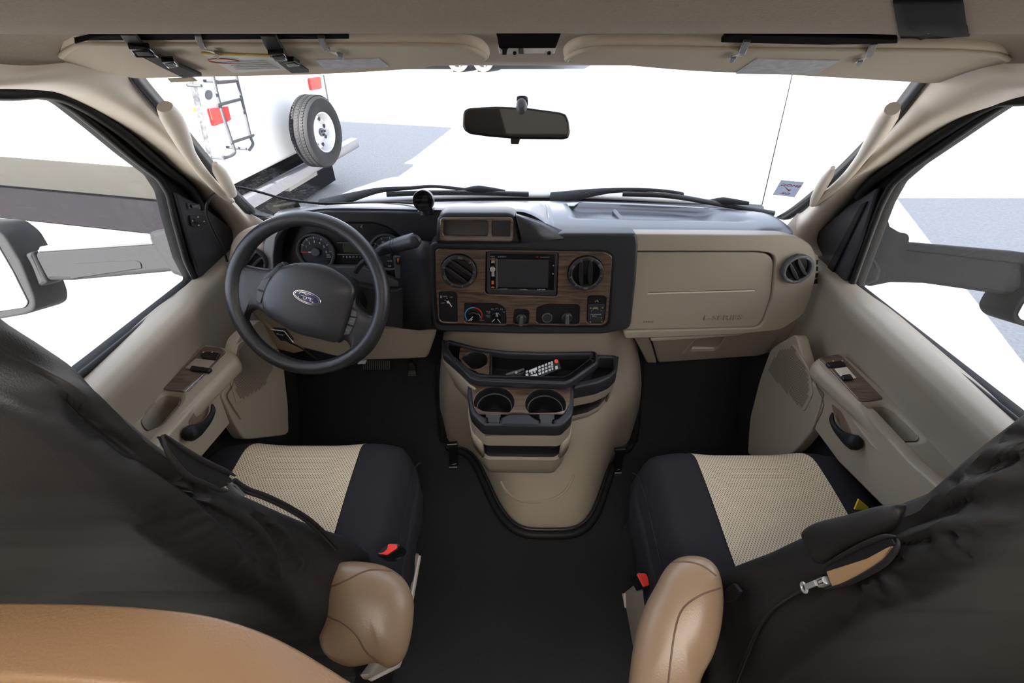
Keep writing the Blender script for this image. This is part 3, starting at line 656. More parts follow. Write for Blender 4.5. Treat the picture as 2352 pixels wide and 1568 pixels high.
for y in (556, 583): a, b = C2.uv(776, y), C2.uv(870, y); bar('display_bar', C2, a, b, .003, .002, .008, GREYP, ic, .001)
for i, ch in enumerate('PRND421'): text('gear_letter', ch, C2, C2.uv(790+i*7.6, 589.5), .0075, BLUE if 0 else CREAM, ic, h=.004)
text('gauge_legend', 'H', C2, C2.uv(711, 599), .006, DIMP, ic, h=.003); text('gauge_legend', 'L', C2, C2.uv(822, 519), .006, CREAM, ic, h=.003); text('gauge_legend', 'H', C2, C2.uv(831, 521), .007, CREAM, ic, h=.003)
tube('gauge_pointer', [C2.at(*C2.uv(829, 521), .004), C2.at(*C2.uv(834, 515), .004)], .0007, CREAM, ic, 6)
psheet('warning_lamp', [(690, 601), (700, 601), (699, 605), (690, 605)], C2, .002, RED, ic, 0, .004)
psheet('lower_bezel', [(748, 612), (830, 612), (900, 640), (940, 660), (780, 660)], D2, .02, GREYP, ic, .004, -.02, 4)
psheet('switch_block', [(903, 588), (932, 588), (934, 640), (908, 640)], D2, .01, GREYP, ic, .002, -.006, 3)
hk = psheet('lamp_knob_recess', [(908, 592), (928, 592), (928, 608), (910, 608)], D2, .003, BLACK, ic, 0, -.003, 2); psheet('hazard_mark', [(911, 594), (917, 594), (914, 605)], D2, .004, ORANGE, ic, .001, 0)
for y in (599, 611): text('switch_legend', 'AUTO' if y < 605 else 'OFF', D2, D2.uv(895, y), .005, CREAM, ic, h=.001)
# centre stack
stack = [(984, 600), (986, 562), (998, 556), (1200, 556), (1240, 546), (1295, 536), (1463, 536), (1467, 560), (1462, 640), (1450, 748), (1440, 758), (1385, 768), (1200, 768), (1010, 762), (996, 755), (988, 700)]
cs = psheet('centre_stack', stack, D, .09, DARK, db, .008, 0, 8)
wing = [(986, 562), (984, 600), (988, 700), (996, 755), (940, 752)]
grid('stack_flank', [[D.p3(989, y)+V((0, .006, 0)) for y in (558, 600, 650, 700, 758)], [D.p3(965, y)*.6+D2.p3(962, y)*.4 for y in (552, 600, 650, 700, 758)], [D2.p3(915, y)+V((0, .012, 0)) for y in (548, 600, 650, 700, 758)]], DARK, cs, .004, 70)
pod = [(1000, 560), (1004, 503), (1012, 493), (1024, 489), (1166, 489), (1180, 493), (1188, 503), (1198, 560)]
pd = psheet('display_pod', pod, D, .07, DARK, cs, .008, .014, 8); Dp = D.off(.014)
grid('pod_shoulder', [[aY(1184, 491, 1.10), aY(1186, 497, 1.055), aY(1200, 558, 1.05)], [aY(1240, 508, 1.108), aY(1236, 514, 1.09), aY(1250, 553, 1.062)], [aY(1296, 532, 1.10), aY(1292, 536, 1.095), aY(1294, 548, 1.066)]], DARK, pd, .003, 80)
pf = [(1010, 554), (1010, 505), (1016, 500), (1174, 500), (1180, 506), (1179, 552), (1174, 556)]
wf = psheet('wood_pod_frame', pf, Dp, .008, WOOD, pd, .003, .006, 5, [([(1018, 541), (1018, 507), (1118, 507), (1122, 512), (1121, 543)], 5), ([(1129, 542), (1129, 508), (1172, 508), (1172, 544)], 3)])
psheet('pod_cubby_back', [(1012, 546), (1012, 504), (1126, 504), (1126, 548)], Dp, .003, GLOSSB, pd, 0, .0006)
psheet('pod_cubby_cover', [(1128, 545), (1128, 506), (1174, 506), (1174, 547)], Dp, .004, DARK, pd, 0, .002)
# wood bezel with cut-outs
bez = [(1000, 577), (1006, 572), (1388, 579), (1406, 588), (1406, 600), (1396, 738), (1386, 748), (1018, 743), (1006, 736), (1001, 660)]
rad = [(1116, 578), (1278, 580), (1283, 584), (1280, 678), (1276, 681), (1120, 676), (1114, 671)]
c1, c2 = (1054.5, 621.5), (1345, 625.5)
def pcirc(c, r, n=40, pl=D):
    q = pl.uv(*c); return circ(q, r, n)
sw1 = [(1007, 670), (1045, 671), (1050, 676), (1051, 738), (1046, 741), (1014, 739), (1008, 732)]
cl1 = [(1066, 696), (1140, 697), (1155, 703), (1162, 712), (1163, 744), (1157, 746), (1072, 742), (1066, 737)]
kn1 = [(1181, 712), (1187, 710), (1210, 711), (1216, 716), (1214, 743), (1208, 746), (1184, 745), (1179, 741)]
kn2 = [(1232, 708), (1238, 704), (1256, 698), (1325, 699), (1332, 704), (1331, 742), (1325, 746), (1238, 744), (1231, 739)]
usb = [(1349, 682), (1355, 679), (1390, 680), (1394, 686), (1389, 738), (1383, 744), (1352, 743), (1347, 738)]
Db = D.off(.008); vr = .0555*.73
holes = [Db.px(rnd(rad, 4)), circ(Db.uv(*c1), .0465, 48), circ(Db.uv(*c2), .0465, 48)]+[Db.px(rnd(h, 5)) for h in (sw1, cl1, kn1, kn2, usb)]
sheet('wood_bezel', [Db.px(rnd(bez, 6))]+holes, Db, .007, WOOD, cs, .0022, 0)
psheet('bezel_gasket', [(995, 572), (1004, 566), (1392, 573), (1412, 583), (1412, 602), (1402, 742), (1390, 753), (1014, 748), (1000, 740), (995, 660)], D, .004, BLACK, cs, .001, .0015, 8)
def vent(c, r, pl, rot, par, mt=DARK):
    q = pl.uv(*c); v = ring('air_vent', pl, q, r, r*.78, -.004, .012, mt, par, .003, 48)
    disc('vent_well', pl, q, r*.80, -.012, .0015, GLOSSB, v, 0, 40)
    for k in (-1, 1):
        cx, cy = q[0]+math.cos(rot)*k*r*.26, q[1]+math.sin(rot)*k*r*.26; l = r*.72; d = (-math.sin(rot), math.cos(rot))
        ol = [(cx+d[0]*l*s+math.cos(rot)*w, cy+d[1]*l*s+math.sin(rot)*w) for s, w in ((-1, -r*.06), (-.5, -r*.16), (.5, -r*.16), (1, -r*.06), (1, r*.06), (.5, r*.10), (-.5, r*.10), (-1, r*.06))]
        sheet('vane', [cr([(*p, 0) for p in ol], 3) and [(p.x, p.y) for p in cr([(*p, 0) for p in ol], 3)]], pl, .010, BLACK, v, .002, .0105)
    for i in range(9):
        t = rot+.5+2*math.pi*i/9; bar('grip_notch', pl, (q[0]+math.cos(t)*r*.80, q[1]+math.sin(t)*r*.80), (q[0]+math.cos(t)*r*.93, q[1]+math.sin(t)*r*.93), r*.09 if i % 3 else r*.26, .010, .0128, GREYP, v, .0005)
    return v
vent(c1, .0465, D.off(.004), R(52), cs); vent(c2, .0465, D.off(.004), R(4), cs)
# car radio
rd = psheet('car_radio', rad, D, .012, GLOSSB, cs, .001, .004, 3); Dr = D.off(.004)
fr = psheet('radio_frame', [(1119, 577), (1276, 580), (1281, 584), (1278, 676), (1274, 680), (1122, 674), (1118, 670)], Dr, .010, DARK, rd, .002, .005, 3, [([(1124, 583), (1274, 585), (1272, 668), (1127, 664)], 2)])
psheet('screen', [(1143, 595), (1260, 597), (1259, 661), (1144, 659)], Dr, .003, SCREEN, rd, .0005, .002)
for nm, p, m_ in (('screen_bevel', [(1138, 594), (1143, 595), (1144, 660), (1139, 665)], GREYP), ('silver_button', [(1128, 598), (1136, 598), (1136, 610), (1134, 604), (1128, 605)], STEEL), ('silver_button', [(1129, 626), (1135, 623), (1136, 635), (1129, 635)], SILV), ('copper_strip', [(1126, 594), (1137, 594), (1137, 596.5), (1126, 596.5)], mat('copper', (.55, .27, .13), .3, .8)), ('orange_key', [(1129, 645), (1134.5, 645), (1134.5, 653), (1129, 653)], ORANGE), ('orange_key', [(1128, 660), (1132, 658), (1136, 660), (1135, 661), (1128, 661)], ORANGE)):
    psheet(nm, p, Dr, .003, m_, rd, .0006, .003)
disc('volume_knob', Dr, Dr.uv(1131.5, 617), .0072, 0, .007, SILV, rd, .0015, 24)
for b_, p, s_, m_ in (('MENU', (1132, 589), .0045, DIMP), ('BLUETOOTH', (1153, 589), .0038, DIMP), ('HD', (1233.5, 589.5), .0045, RED), ('NAVIGATION', (1251, 590), .0038, DIMP), ('android link', (1155, 663), .0048, WHITEP), ('aspire', (1202, 664.5), .0085, WHITEP), ('multi media', (1243, 664), .0048, WHITEP)):
    text('radio_legend', b_, Dr, Dr.uv(*p), s_, m_, rd, h=.0022, shear=.2 if b_ == 'aspire' else 0)
for p in ((1271, 609), (1270, 628)): disc('side_key', Dr, Dr.uv(*p), .0018, .001, .003, DIMP, rd, .0003, 10)
# small panels
p1 = psheet('switch_blank', sw1, D, .006, BLACK, cs, 0, .004, 4)
text('switch_legend', 'REAR', D, D.uv(1023, 679), .0048, DIMP, p1, h=.0045); text('switch_legend', 'OFF', D, D.uv(1037, 681), .0045, DIMP, p1, h=.0045); text('switch_legend', 'LOW', D, D.uv(1018, 694), .005, DIMP, p1, h=.0045)
bar('switch_mark', D, D.uv(1030, 689), D.uv(1038, 702), .0022, .004, .007, CREAM, p1, .0005); bar('switch_mark', D, D.uv(1027, 689), D.uv(1030, 694), .003, .004, .0075, CREAM, p1, .0005)
for p in ((1027, 683), (1022.5, 688)): disc('dot_mark', D, D.uv(*p), .0012, .004, .0045, CREAM, p1, 0, 8)
for k in range(6): a = D.uv(1012.5+(k % 2)*2.6, 678+(k//2)*2); disc('fan_mark', D, a, .0011, .004, .0045, CREAM, p1, 0, 6)
p2 = psheet('climate_panel', cl1, D, .006, BLACK, cs, 0, .004, 4)
for cc, r in (((1088, 722), .021), ((1140, 722), .019)):
    q = D.uv(*cc); k = disc('climate_knob', D, q, r*.72, .004, .016, GLOSSB, p2, .003, 32)
q = D.uv(1088, 722); r0 = .0235
def arcb(nm, q, r, w, a0, a1, m_, par, pl=D, h=.0046):
    n = 20; ol = [(q[0]+math.cos(a0+(a1-a0)*i/n)*k, q[1]+math.sin(a0+(a1-a0)*i/n)*k) for k, rg in ((r-w/2, range(n+1)), (r+w/2, range(n, -1, -1))) for i in rg]
    return sheet(nm, [ol], pl, .0006, m_, par, 0, h)
arcb('cold_arc', q, r0, .0026, R(215), R(80), BLUE, p2); arcb('hot_arc', q, r0, .0026, R(95), R(-35), RED, p2); arcb('hot_arc', q, r0, .0026, R(62), R(-32), RED, p2, h=.0049)
for a, b in (((1078, 730), (1087, 721)), ((1082, 730), (1086, 726))): bar('knob_mark', D, D.uv(*a), D.uv(*b), .0016, .016, .0166, CREAM, p2)
for a, b in (((1130, 733), (1137, 726)), ((1150, 735), (1143, 726)), ((1140, 721), (1140.5, 712)), ((1143, 721), (1144, 712))): bar('knob_mark', D, D.uv(*a), D.uv(*b), .0016, .016, .0166, CREAM, p2)
arcb('knob_glint', D.uv(1093, 722), .013, .001, R(60), R(-10), LGREY, p2, h=.0165)
for b_, p in (('COOL', (1073, 733.5)), ('WARM', (1107, 734)), ('PANEL', (1122, 714)), ('A/C', (1123, 717)), ('NORM', (1121, 723)), ('MAX', (1122, 726)), ('FLR', (1131, 708)), ('OFF', (1141, 706.5)), ('MIX', (1152, 708.5)), ('DEF', (1158, 715))):
    text('climate_legend', b_, D, D.uv(*p), .0042, DIMP, p2, h=.0045)
def rotary(c, r, par, tilt=0):
    q = D.uv(*c); k = disc('rotary_knob', D, q, r, .004, .016, DARK, par, .004, 36)
    w = r*.30; ol = [(-w, r*.95), (w, r*.95), (w*1.05, -r*1.1), (-w*1.05, -r*1.1)]; ct, st2 = math.cos(tilt), math.sin(tilt)
    sheet('knob_grip', [[(q[0]+a*ct-b*st2, q[1]+a*st2+b*ct) for a, b in rnd(ol, r*.15)]], D, .014, GREYP, k, .0035, .026); return k
p3_ = psheet('dimmer_panel', kn1, D, .006, BLACK, cs, 0, .004, 4); rotary((1197, 728), .0155, p3_, -.08)
p4_ = psheet('outlet_panel', kn2, D, .006, BLACK, cs, 0, .004, 4); rotary((1301, 725), .0155, p4_, .06)
ox = D.uv(1256, 725); ok_ = disc('outlet_cap', D, ox, .0145, .004, .013, DARK, p4_, .003, 36); ring('cap_lip', D, ox, .0145, .0122, .010, .0145, GREYP, ok_, .0008, 36)
p5 = psheet('usb_panel', usb, D, .006, BLACK, cs, 0, .004, 4); pu = psheet('usb_plate', [(1351, 699), (1390, 699), (1386, 742), (1349, 741)], D, .004, DARK, p5, .001, .0065, 2)
for p in ((1356, 704.5), (1383, 703.5), (1355, 736.5), (1381, 736)): disc('screw', D, D.uv(*p), .0023, .006, .009, mat('brass', (.55, .42, .2), .3, 1) if 'brass' not in bpy.data.materials else bpy.data.materials['brass'], pu, .0006, 12)
for p in ((1358, 711), (1379.5, 710.5), (1356, 727.5), (1381, 727)): disc('rivet', D, D.uv(*p), .001, .006, .0075, CREAM, pu, 0, 8)
hd_ = psheet('hdmi_socket', [(1361, 708.5), (1374, 708.5), (1374, 711.5), (1371, 713.5), (1363, 713.5), (1361, 712)], D, .003, bpy.data.materials['brass'], pu, .0008, .009, 1); psheet('socket_mouth', [(1363, 710), (1372.5, 710), (1371, 712.2), (1364, 712.2)], D, .001, BLACK, hd_, 0, .0095)
ub = psheet('usb_socket', [(1361, 725.5), (1371, 725.5), (1371, 730.5), (1361, 730.5)], D, .003, CHROME, pu, .0006, .009, .5); psheet('socket_mouth', [(1362, 728), (1370, 728), (1370, 729.6), (1362, 729.6)], D, .001, BLACK, ub, 0, .0095)
text('socket_legend', 'HDMI', D, D.uv(1367.5, 703.5), .005, DIMP, pu, h=.0068); text('socket_legend', 'USB CHARGER', D, D.uv(1367.5, 719.5), .0048, DIMP, pu, h=.0068)
disc('aux_socket', D, D.uv(1370, 691), .005, .004, .008, STEEL, p5, .001, 16); disc('socket_mouth', D, D.uv(1369.5, 691.5), .0032, .007, .0085, BLACK, p5, 0, 12)
# driver lower panels
Y0 = Pl((0, 1.10, .6), X1, (0, -.05, 1))
kb = psheet('knee_panel', [(560, 640), (606, 640), (640, 690), (880, 752), (1003, 757), (1000, 772), (982, 823), (938, 826), (830, 829), (760, 818), (690, 800), (640, 770), (590, 735), (560, 700)], Y0, .05, BEIGE, db, .010, 0, 8)
psheet('knee_ridge', [(880, 755), (1003, 757), (1000, 766), (880, 765)], Y0, .006, BEIGE, kb, .002, .005, 2)
psheet('access_cover', [(600, 735), (640, 770), (700, 806), (675, 812), (630, 800), (610, 770)], Y0, .012, mat('lower_tan', (.36, .26, .175), .5), kb, .004, .008, 6)
ve = psheet('driver_end_cap', [(522, 600), (528, 560), (545, 536), (580, 522), (612, 522), (606, 560), (606, 650), (560, 650), (524, 640)], D2, .04, BEIGEL, db, .010, .002, 10)
vent((585, 597), .036, D2.off(.006), R(-50), ve)
# steering column shroud
# passenger side
pas = [(1455, 537), (1800, 540), (1835, 545), (1862, 560), (1876, 588), (1876, 625), (1864, 680), (1845, 724), (1795, 758), (1700, 768), (1500, 776), (1436, 778), (1432, 761), (1600, 757), (1738, 753), (1748, 747), (1755, 738), (1774, 682), (1781, 600), (1778, 588), (1767, 581), (1740, 577), (1455, 577)]
abd = [(1440, 579), (1738, 579), (1764, 583), (1778, 600), (1771, 680), (1752, 735), (1738, 750), (1600, 754), (1430, 757)]
ps = psheet('passenger_panel', pas, D, .05, BEIGE, db, .0035, -.004, [2, 10, 14, 20, 20, 20, 20, 14, 14]+[4]*20)
psheet('panel_backing', [(1430, 556), (1800, 556), (1805, 700), (1770, 758), (1430, 766)], D, .01, BEIGE, ps, 0, -.030)
ab = psheet('airbag_door', abd, D, .012, BEIGE, db, .003, -.011, 10); Da = D.off(-.011)
bar('door_crease', Da, Da.uv(1487, 674), Da.uv(1733, 667), .0035, 0, .0016, BEIGEL, ab, .0007); bar('door_crease', Da, Da.uv(1489, 671.5), Da.uv(1734, 664.8), .0022, 0, .0008, bpy.data.materials['recess_brown'], ab)  # crease drawn as a pale lit line over a brown shade line
text('raised_lettering', 'E-SERIES', Da, Da.uv(1661, 729), .0215, BEIGE, ab, R(1.2), h=.0009, th=.0012, sx=1.45); text('lettering_shade', 'E-SERIES', Da, Da.uv(1660, 729.8), .0215, bpy.data.materials['recess_brown'], ab, R(1.2), h=.0004, th=.0004, sx=1.45)  # offset brown copy draws the shade beside the raised letters
text('airbag_legend', 'AIRBAG', Da, Da.uv(1489, 739), .0085, bpy.data.materials['recess_brown'], ab, h=.0003)
vent((1829, 616), .0395, D.off(.0), R(38), ps, GREYP)
sv = psheet('side_demister', [(1868, 590), (1880, 586), (1882, 620), (1872, 652), (1864, 656)], D, .02, BEIGEL, ps, .004, -.03, 4)
for y in (598, 613, 628, 642): psheet('demister_slot', [(1870, y), (1880, y-1), (1879, y+9), (1869, y+10)], D, .002, BLACK, sv, 0, -.0285)
GP = Pl((0, 1.085, .56), X1, (0, -.28, .96))
gb = psheet('glovebox_door', [(1493, 764), (1700, 757), (1790, 748), (1835, 722), (1762, 812), (1740, 819), (1512, 834)], GP, .05, BEIGE, db, .008, 0, 5, [([(1602, 781), (1664, 776), (1652, 797), (1640, 806), (1588, 806)], 2)])
psheet('glovebox_ridge_highlight', [(1494, 778), (1600, 772), (1700, 764), (1722, 760), (1700, 770), (1600, 778), (1496, 784)], GP, .008, BEIGEL, gb, .003, .005, 2)  # paler strip draws the highlight along the ridge
lt = psheet('latch_surround', [(1566, 814), (1600, 776), (1674, 771), (1664, 785), (1640, 810)], GP, .008, BEIGE, gb, .003, .004, 2, [([(1586, 806), (1602, 779), (1664, 775), (1652, 797), (1640, 805)], 1)])
psheet('latch_paddle', [(1584, 796), (1600, 776), (1668, 772), (1650, 798)], GP, .006, BEIGE, gb, .002, -.010); grid('latch_shelf', [[GP.p3(1580, 809), GP.p3(1646, 808)], [GP.p3(1586, 798)-GP.n*.03, GP.p3(1648, 796)-GP.n*.03]], BEIGEL, gb)
psheet('glovebox_side_panel', [(1452, 768), (1489, 766), (1509, 834), (1486, 834)], GP, .05, BEIGE, db, .006, 0, 3)
psheet('knee_pillar', [(1770, 760), (1850, 712), (1800, 800), (1745, 818)], GP, .03, BEIGE, db, .008, -.004, 8)
box('dash_core', (-.70, 1.225, .52), (.74, 1.33, .76), BLACK, db, .01); box('dash_core', (-.70, 1.13, .50), (-.20, 1.2, .60), BLACK, db, .01)
# ================================================================ STEERING WHEEL
wc = V((-.502, .954, .750)); wn = V((0, -math.cos(R(30)), math.sin(R(30)))); WP = Pl(wc, X1, (0, math.sin(R(30)), math.cos(R(30))))
sw_ = thing('steering_wheel', 'black steering wheel with blue oval badge, turned slightly clockwise', 'steering wheel', wc)
RR = .183
rm = loft('rim', [[WP.at((RR+r*math.cos(b))*math.cos(t), (RR+r*math.cos(b))*math.sin(t), r*math.sin(b)) for b in [2*math.pi*k/16 for k in range(16)]] for t, r in [(2*math.pi*i/72, .0175+.0012*max(0, math.cos(2*math.pi*i/72*2))) for i in range(73)]], WHEEL, sw_, True, False, 60)
SP_ = WP.off(-.004)
lsp = [(548, 612), (575, 612), (590, 614), (625, 618), (655, 608), (655, 740), (600, 712), (580, 712), (566, 722), (560, 738), (545, 720), (536, 670)]
rsp = [(760, 640), (815, 668), (820, 695), (842, 718), (862, 725), (876, 715), (882, 740), (862, 790), (835, 822), (808, 838), (803, 822), (808, 805), (800, 785), (785, 778), (775, 778)]
for nm, ol in (('spoke', lsp), ('spoke', rsp)):
    o2 = SP_.px([(p.x, p.y) for p in cr([(*p, 0) for p in ol], 4)]); dome(nm, o2, SP_, .014, WHEEL, sw_, .0, 7, 3, .022)
hub = [(604, 690), (612, 660), (626, 636), (645, 615), (680, 604), (720, 604), (760, 614), (795, 636), (812, 654), (816, 672), (808, 700), (795, 740), (778, 784), (735, 778), (680, 764), (640, 740), (610, 716)]
HP = WP.off(.016); ho = HP.px([(p.x, p.y) for p in cr([(*p, 0) for p in hub], 4)])
hb = dome('airbag_cover', ho, HP, .022, WHEEL, sw_, 0, 12, 2.6, .035)
BP = WP.off(.0385); bc = BP.uv(705.5, 683.5); ba = R(-21)
em = sheet('badge', [circ(bc, .0345, 48, .0152, ba)], BP, .006, CHROME, hb, .0015, .001); sheet('badge_field', [circ(bc, .0322, 48, .0130, ba)], BP, .0008, NAVY, em, 0, .0013); 
ringo = sheet('badge_line', [circ(bc, .0300, 48, .0112, ba), circ(bc, .0290, 48, .0102, ba)], BP, .0004, CHROME, em, 0, .0017)
BR = Pl(BP.at(bc[0], bc[1], .0016), BP.u*math.cos(ba)+BP.v*math.sin(ba), BP.v*math.cos(ba)-BP.u*math.sin(ba))
strokes = [[(-18, 2), (-15, 6), (-8, 6.5), (-4, 5), (2, 6.5)], [(-8, 6), (-10, 0), (-13, -5.5), (-17, -5), (-17.5, -2.5)], [(-13, .5), (-6, 1)], [(-2, 1.5), (-5.5, 0), (-5.5, -3.5), (-2.5, -4.5), (0, -2), (-.5, 1), (-2, 1.5)], [(-.5, .8), (3, .6), (4, 1.5), (3.2, -4.5)], [(4, -.5), (6, 1.6), (8, .8)], [(13, 1), (9.5, 1), (8, -2.5), (10, -4.5), (13, -2)], [(15.5, 6.5), (13.5, -1), (14, -4.5), (17.5, -3)]]
ls = [tube('badge_script', [BR.at(a*.00112, b*.00125, .0004) for a, b in s_], [.0006, .0010, .0008], CHROME, em, 6, False, 5, .6) for s_ in strokes]
merge('badge_script', ls)
text('airbag_legend', 'AIRBAG', HP, HP.uv(690, 733), .006, GREYP, hb, R(-16), h=.0145)
bpan1 = [(587, 690), (590, 665), (602, 642), (622, 634), (628, 636), (604, 690), (600, 700), (590, 699)]
bpan2 = [(808, 704), (820, 712), (822, 728), (812, 758), (800, 772), (788, 774), (782, 770), (795, 735)]
B1 = WP.off(.010)
for bp_, btn in ((bpan1, [[(591, 663), (603, 643), (622, 636), (607, 668)], [(589, 690), (591, 666), (606, 671), (598, 697)]]), (bpan2, [[(807, 710), (818, 715), (819, 728), (804, 726)], [(803, 728), (818, 731), (812, 748), (797, 744)], [(796, 747), (810, 751), (802, 768), (788, 769)]])):
    q_ = psheet('button_panel', bp_, B1, .012, BLACK, sw_, .002, 0, 4)
    for b_ in btn: psheet('button', b_, B1, .005, GREYP, q_, .0015, .0035, 2)
for p, b_ in (((812, 720), 'ON'), ((808, 738), 'SET'), ((799, 758), 'OFF')): text('button_legend', b_, B1, B1.uv(*p), .005, DIMP, q_, R(-20), h=.004)
sc = thing('steering_column', 'charcoal steering column shroud behind the wheel', 'column', wc-wn*.12)
tube('column_shroud', [WP.at(.005, -.01, -.03), WP.at(.006, -.015, -.08), WP.at(.008, -.02, -.2)], [.05, .062, .075], BLACK, sc, 20, False, 4)
tube('turn_signal_mount', [WP.at(.05, .0, -.06), WP.at(.085, -.005, -.06)], [.028, .018], BLACK, sc, 12)
tube('ignition_barrel', [WP.at(.07, -.055, -.075), WP.at(.10, -.06, -.05)], .014, DARK, sc, 16); tube('key_slot', [WP.at(.099, -.059, -.052), WP.at(.106, -.0605, -.046)], .009, STEEL, sc, 16)
gl_ = thing('gear_lever', 'black column gear lever pointing right toward the wood centre panel', 'gear lever', aY(818, 625, 1.03))
LY = .985
tube('lever_rod', [aY(817, 624, 1.07), aY(830, 606, 1.065), aY(848, 592, 1.06), aY(874, 578, 1.05)], .0075, DARK, gl_, 12, False, 5)
tube('lever_grip', [aY(866, 583, 1.052), aY(880, 573, 1.047), aY(905, 565, 1.04), aY(930, 558, 1.03), aY(952, 552, 1.018), aY(955, 551, 1.017)], [.010, .0142, .0172, .0185, .0185, .0138], DARK, gl_, 18, False, 4)
e0, e1 = aY(950, 553, 1.0185), aY(957.5, 550.5, 1.014); tube('grip_button', [e0, e1], .0122, GREYP, gl_, 18)
for u_ in (.25, .30): p = aY(905, 565, 1.04); pq = aY(908, 564, 1.039); tube('grip_band', [p+(pq-p)*(0 if u_ < .28 else 2), p+(pq-p)*(.5 if u_ < .28 else 2.5)], .0181, BLACK, gl_, 18)
# dash gauge and its cable, brake control box
dg = thing('dash_gauge', 'round black gauge pod standing on the dash top left of the centre display', 'gauge', aY(975, 492, 1.15))
GPl = Pl(aY(972, 461, 1.125), (1, .0, 0), (0, .30, .95))
loft('gauge_pod', [[GPl.at(r*math.cos(t), r*math.sin(t), h) for t in [2*math.pi*i/36 for i in range(36)]] for r, h in ((.006, -.045), (.020, -.04), (.026, -.02), (.0268, 0), (.0255, .004), (.0245, .001))], BLACK, dg, True, True, 60)
disc('gauge_lens', GPl, (0, 0), .0245, -.002, .001, GLOSSB, dg, .0005, 36)
psheet('gauge_foot', [(958, 484), (994, 478), (996, 494), (960, 496)], Pl(aY(975, 490, 1.13), X1, (0, .2, .97)), .03, BLACK, dg, .004, .0, 4); tube('gauge_stalk', [aY(976, 492, 1.135), aY(974, 470, 1.14)], [.016, .014], BLACK, dg, 14)
cb = tube('gauge_cable', [DLi.off(.03).p3(522, 600), DLi.off(.03).p3(512, 570), DLi.off(.03).p3(490, 530), DLi.off(.03).p3(474, 490), DLi.off(.045).p3(478, 462), aW(497, 442, -.05), aW(520, 430, -.05), aW(550, 430, -.04), aW(600, 442, -.03), aW(660, 458, -.03), aW(740, 467, -.03), aW(830, 466, -.03), aY(900, 464, 1.24), aY(950, 466, 1.19), aY(972, 462, 1.165)], .0032, RUBBER, None, 8, False, 6)
tag(cb, 'thin black cable looping from the left pillar to the round dash gauge', 'cable')
bcx = thing('control_box', 'small black control box with silver edge under the steering wheel hub', 'control box', aY(648, 772, 1.045))
CB = Pl(aY(648, 772, 1.04), (1, .1, -.3), (0, .2, 1)); psheet('box_body', [(624, 757), (652, 760), (672, 785), (645, 783), (634, 772)], CB, .02, BLACK, bcx, .002, 0, 2)
tube('silver_edge', [CB.p3(623, 757), CB.p3(653, 760), CB.p3(673, 786)], .0022, STEEL, bcx, 8); text('box_legend', 'BRAKE', CB, CB.uv(643, 768), .006, DIMP, bcx, R(-5), h=.0005)
cb2 = tube('control_cable', [aY(660, 783, 1.05), aY(695, 801, 1.04), aY(720, 820, 1.04), aY(745, 836, 1.05), aY(770, 850, 1.1)], .0028, RUBBER, None, 8, False, 5); tag(cb2, 'black cable hanging below the knee panel behind the wheel', 'cable')
# pedals
bk = thing('brake_pedal', 'wide black ribbed brake pedal in the driver footwell', 'pedal', aY(870, 840, 1.22)); PP = Pl(aY(868, 840, 1.2), X1, (0, .5, .86))
psheet('pedal_pad', [(830, 826), (898, 826), (897, 850), (835, 852)], PP, .02, RUBBER, bk, .004, 0, 3)
for i in range(14): psheet('rib', [(833+i*4.6, 828), (835+i*4.6, 828), (836+i*4.5, 849), (834+i*4.5, 849)], PP, .004, GREYP, bk, .0008, .003)
tube('pedal_arm', [PP.p3(866, 832), aY(866, 815, 1.3)], .012, RUBBER, bk)
ac = thing('accelerator_pedal', 'narrow black accelerator pedal left of the engine cover', 'pedal', aY(946, 856, 1.22)); psheet('pedal_pad', [(938, 836), (953, 836), (956, 864), (937, 863)], PP, .02, RUBBER, ac, .004, 0, 3)
for i in range(5): psheet('rib', [(938, 852+i*2.4), (955, 852+i*2.4), (955, 853+i*2.4), (938, 853+i*2.4)], PP, .003, GREYP, ac, .0006, .002)
tube('pedal_arm', [PP.p3(945, 838), aY(945, 825, 1.3)], .008, RUBBER, ac)
ob = psheet('diagnostic_connector', [(820, 836), (828, 828), (839, 829), (839, 836)], Pl(aY(830, 833, 1.12), X1, (0, .2, .98)), .02, CREAM, None, .002, 0, 1); tag(ob, 'small white plug connector beside the brake pedal under the dash', 'connector')
# ================================================================ ENGINE COVER AND CONSOLE
def ec_ring(z):
    t = z/.56; t = max(0, min(1, t))
    xl = -.262+.060*t**2; xr = .458-.10*t**2.5
    yc = 1.09-.02*t; nose = .30*(1-t)**1.3+.02; nx = .115+.0*t; w = .215+.05*t
    pts = []
    n = 36
    for i in range(n+1):
        x = xl+(xr-xl)*i/n
        e = min(i, n-i)/n; y = yc-nose*math.exp(-((x-nx)/w)**4*1.2)-.03*sst(0, .12, e)*(.6+.4*t)
        up = 1.062+.05*sst(.0, -.20, x)+.04*sst(.26, .36, x)+.012*(1-t); k = sst(.5, .78, t); y = y*(1-k)+up*k
        pts.append(V((x, y+.05*(1-sst(0, .05, e)), z)))
    return [V((xl, 1.38, z))]+pts+[V((xr, 1.38, z))]
eng = thing('engine_cover', 'beige moulded engine cover between the footwells', 'engine cover', (.1, 1.0, 0))
zs = [.005, .02, .05, .09, .13, .17, .21, .25, .29, .33, .37, .41, .45, .49, .515, .535, .55]
rings = [ec_ring(z) for z in zs]
top = rings[-1]; rings.append([V((.08+(p.x-.08)*.97, p.y+.03, .565)) for p in top]); rings.append([V((.08+(p.x-.08)*.95, p.y+.09, .575)) for p in top])
ecs = loft('cover_shell', rings, BEIGE, eng, False, False, 60)
fl_ = ec_ring(.0); fp_ = [p+V((0, 0, .012)) for p in fl_[2:-2]]
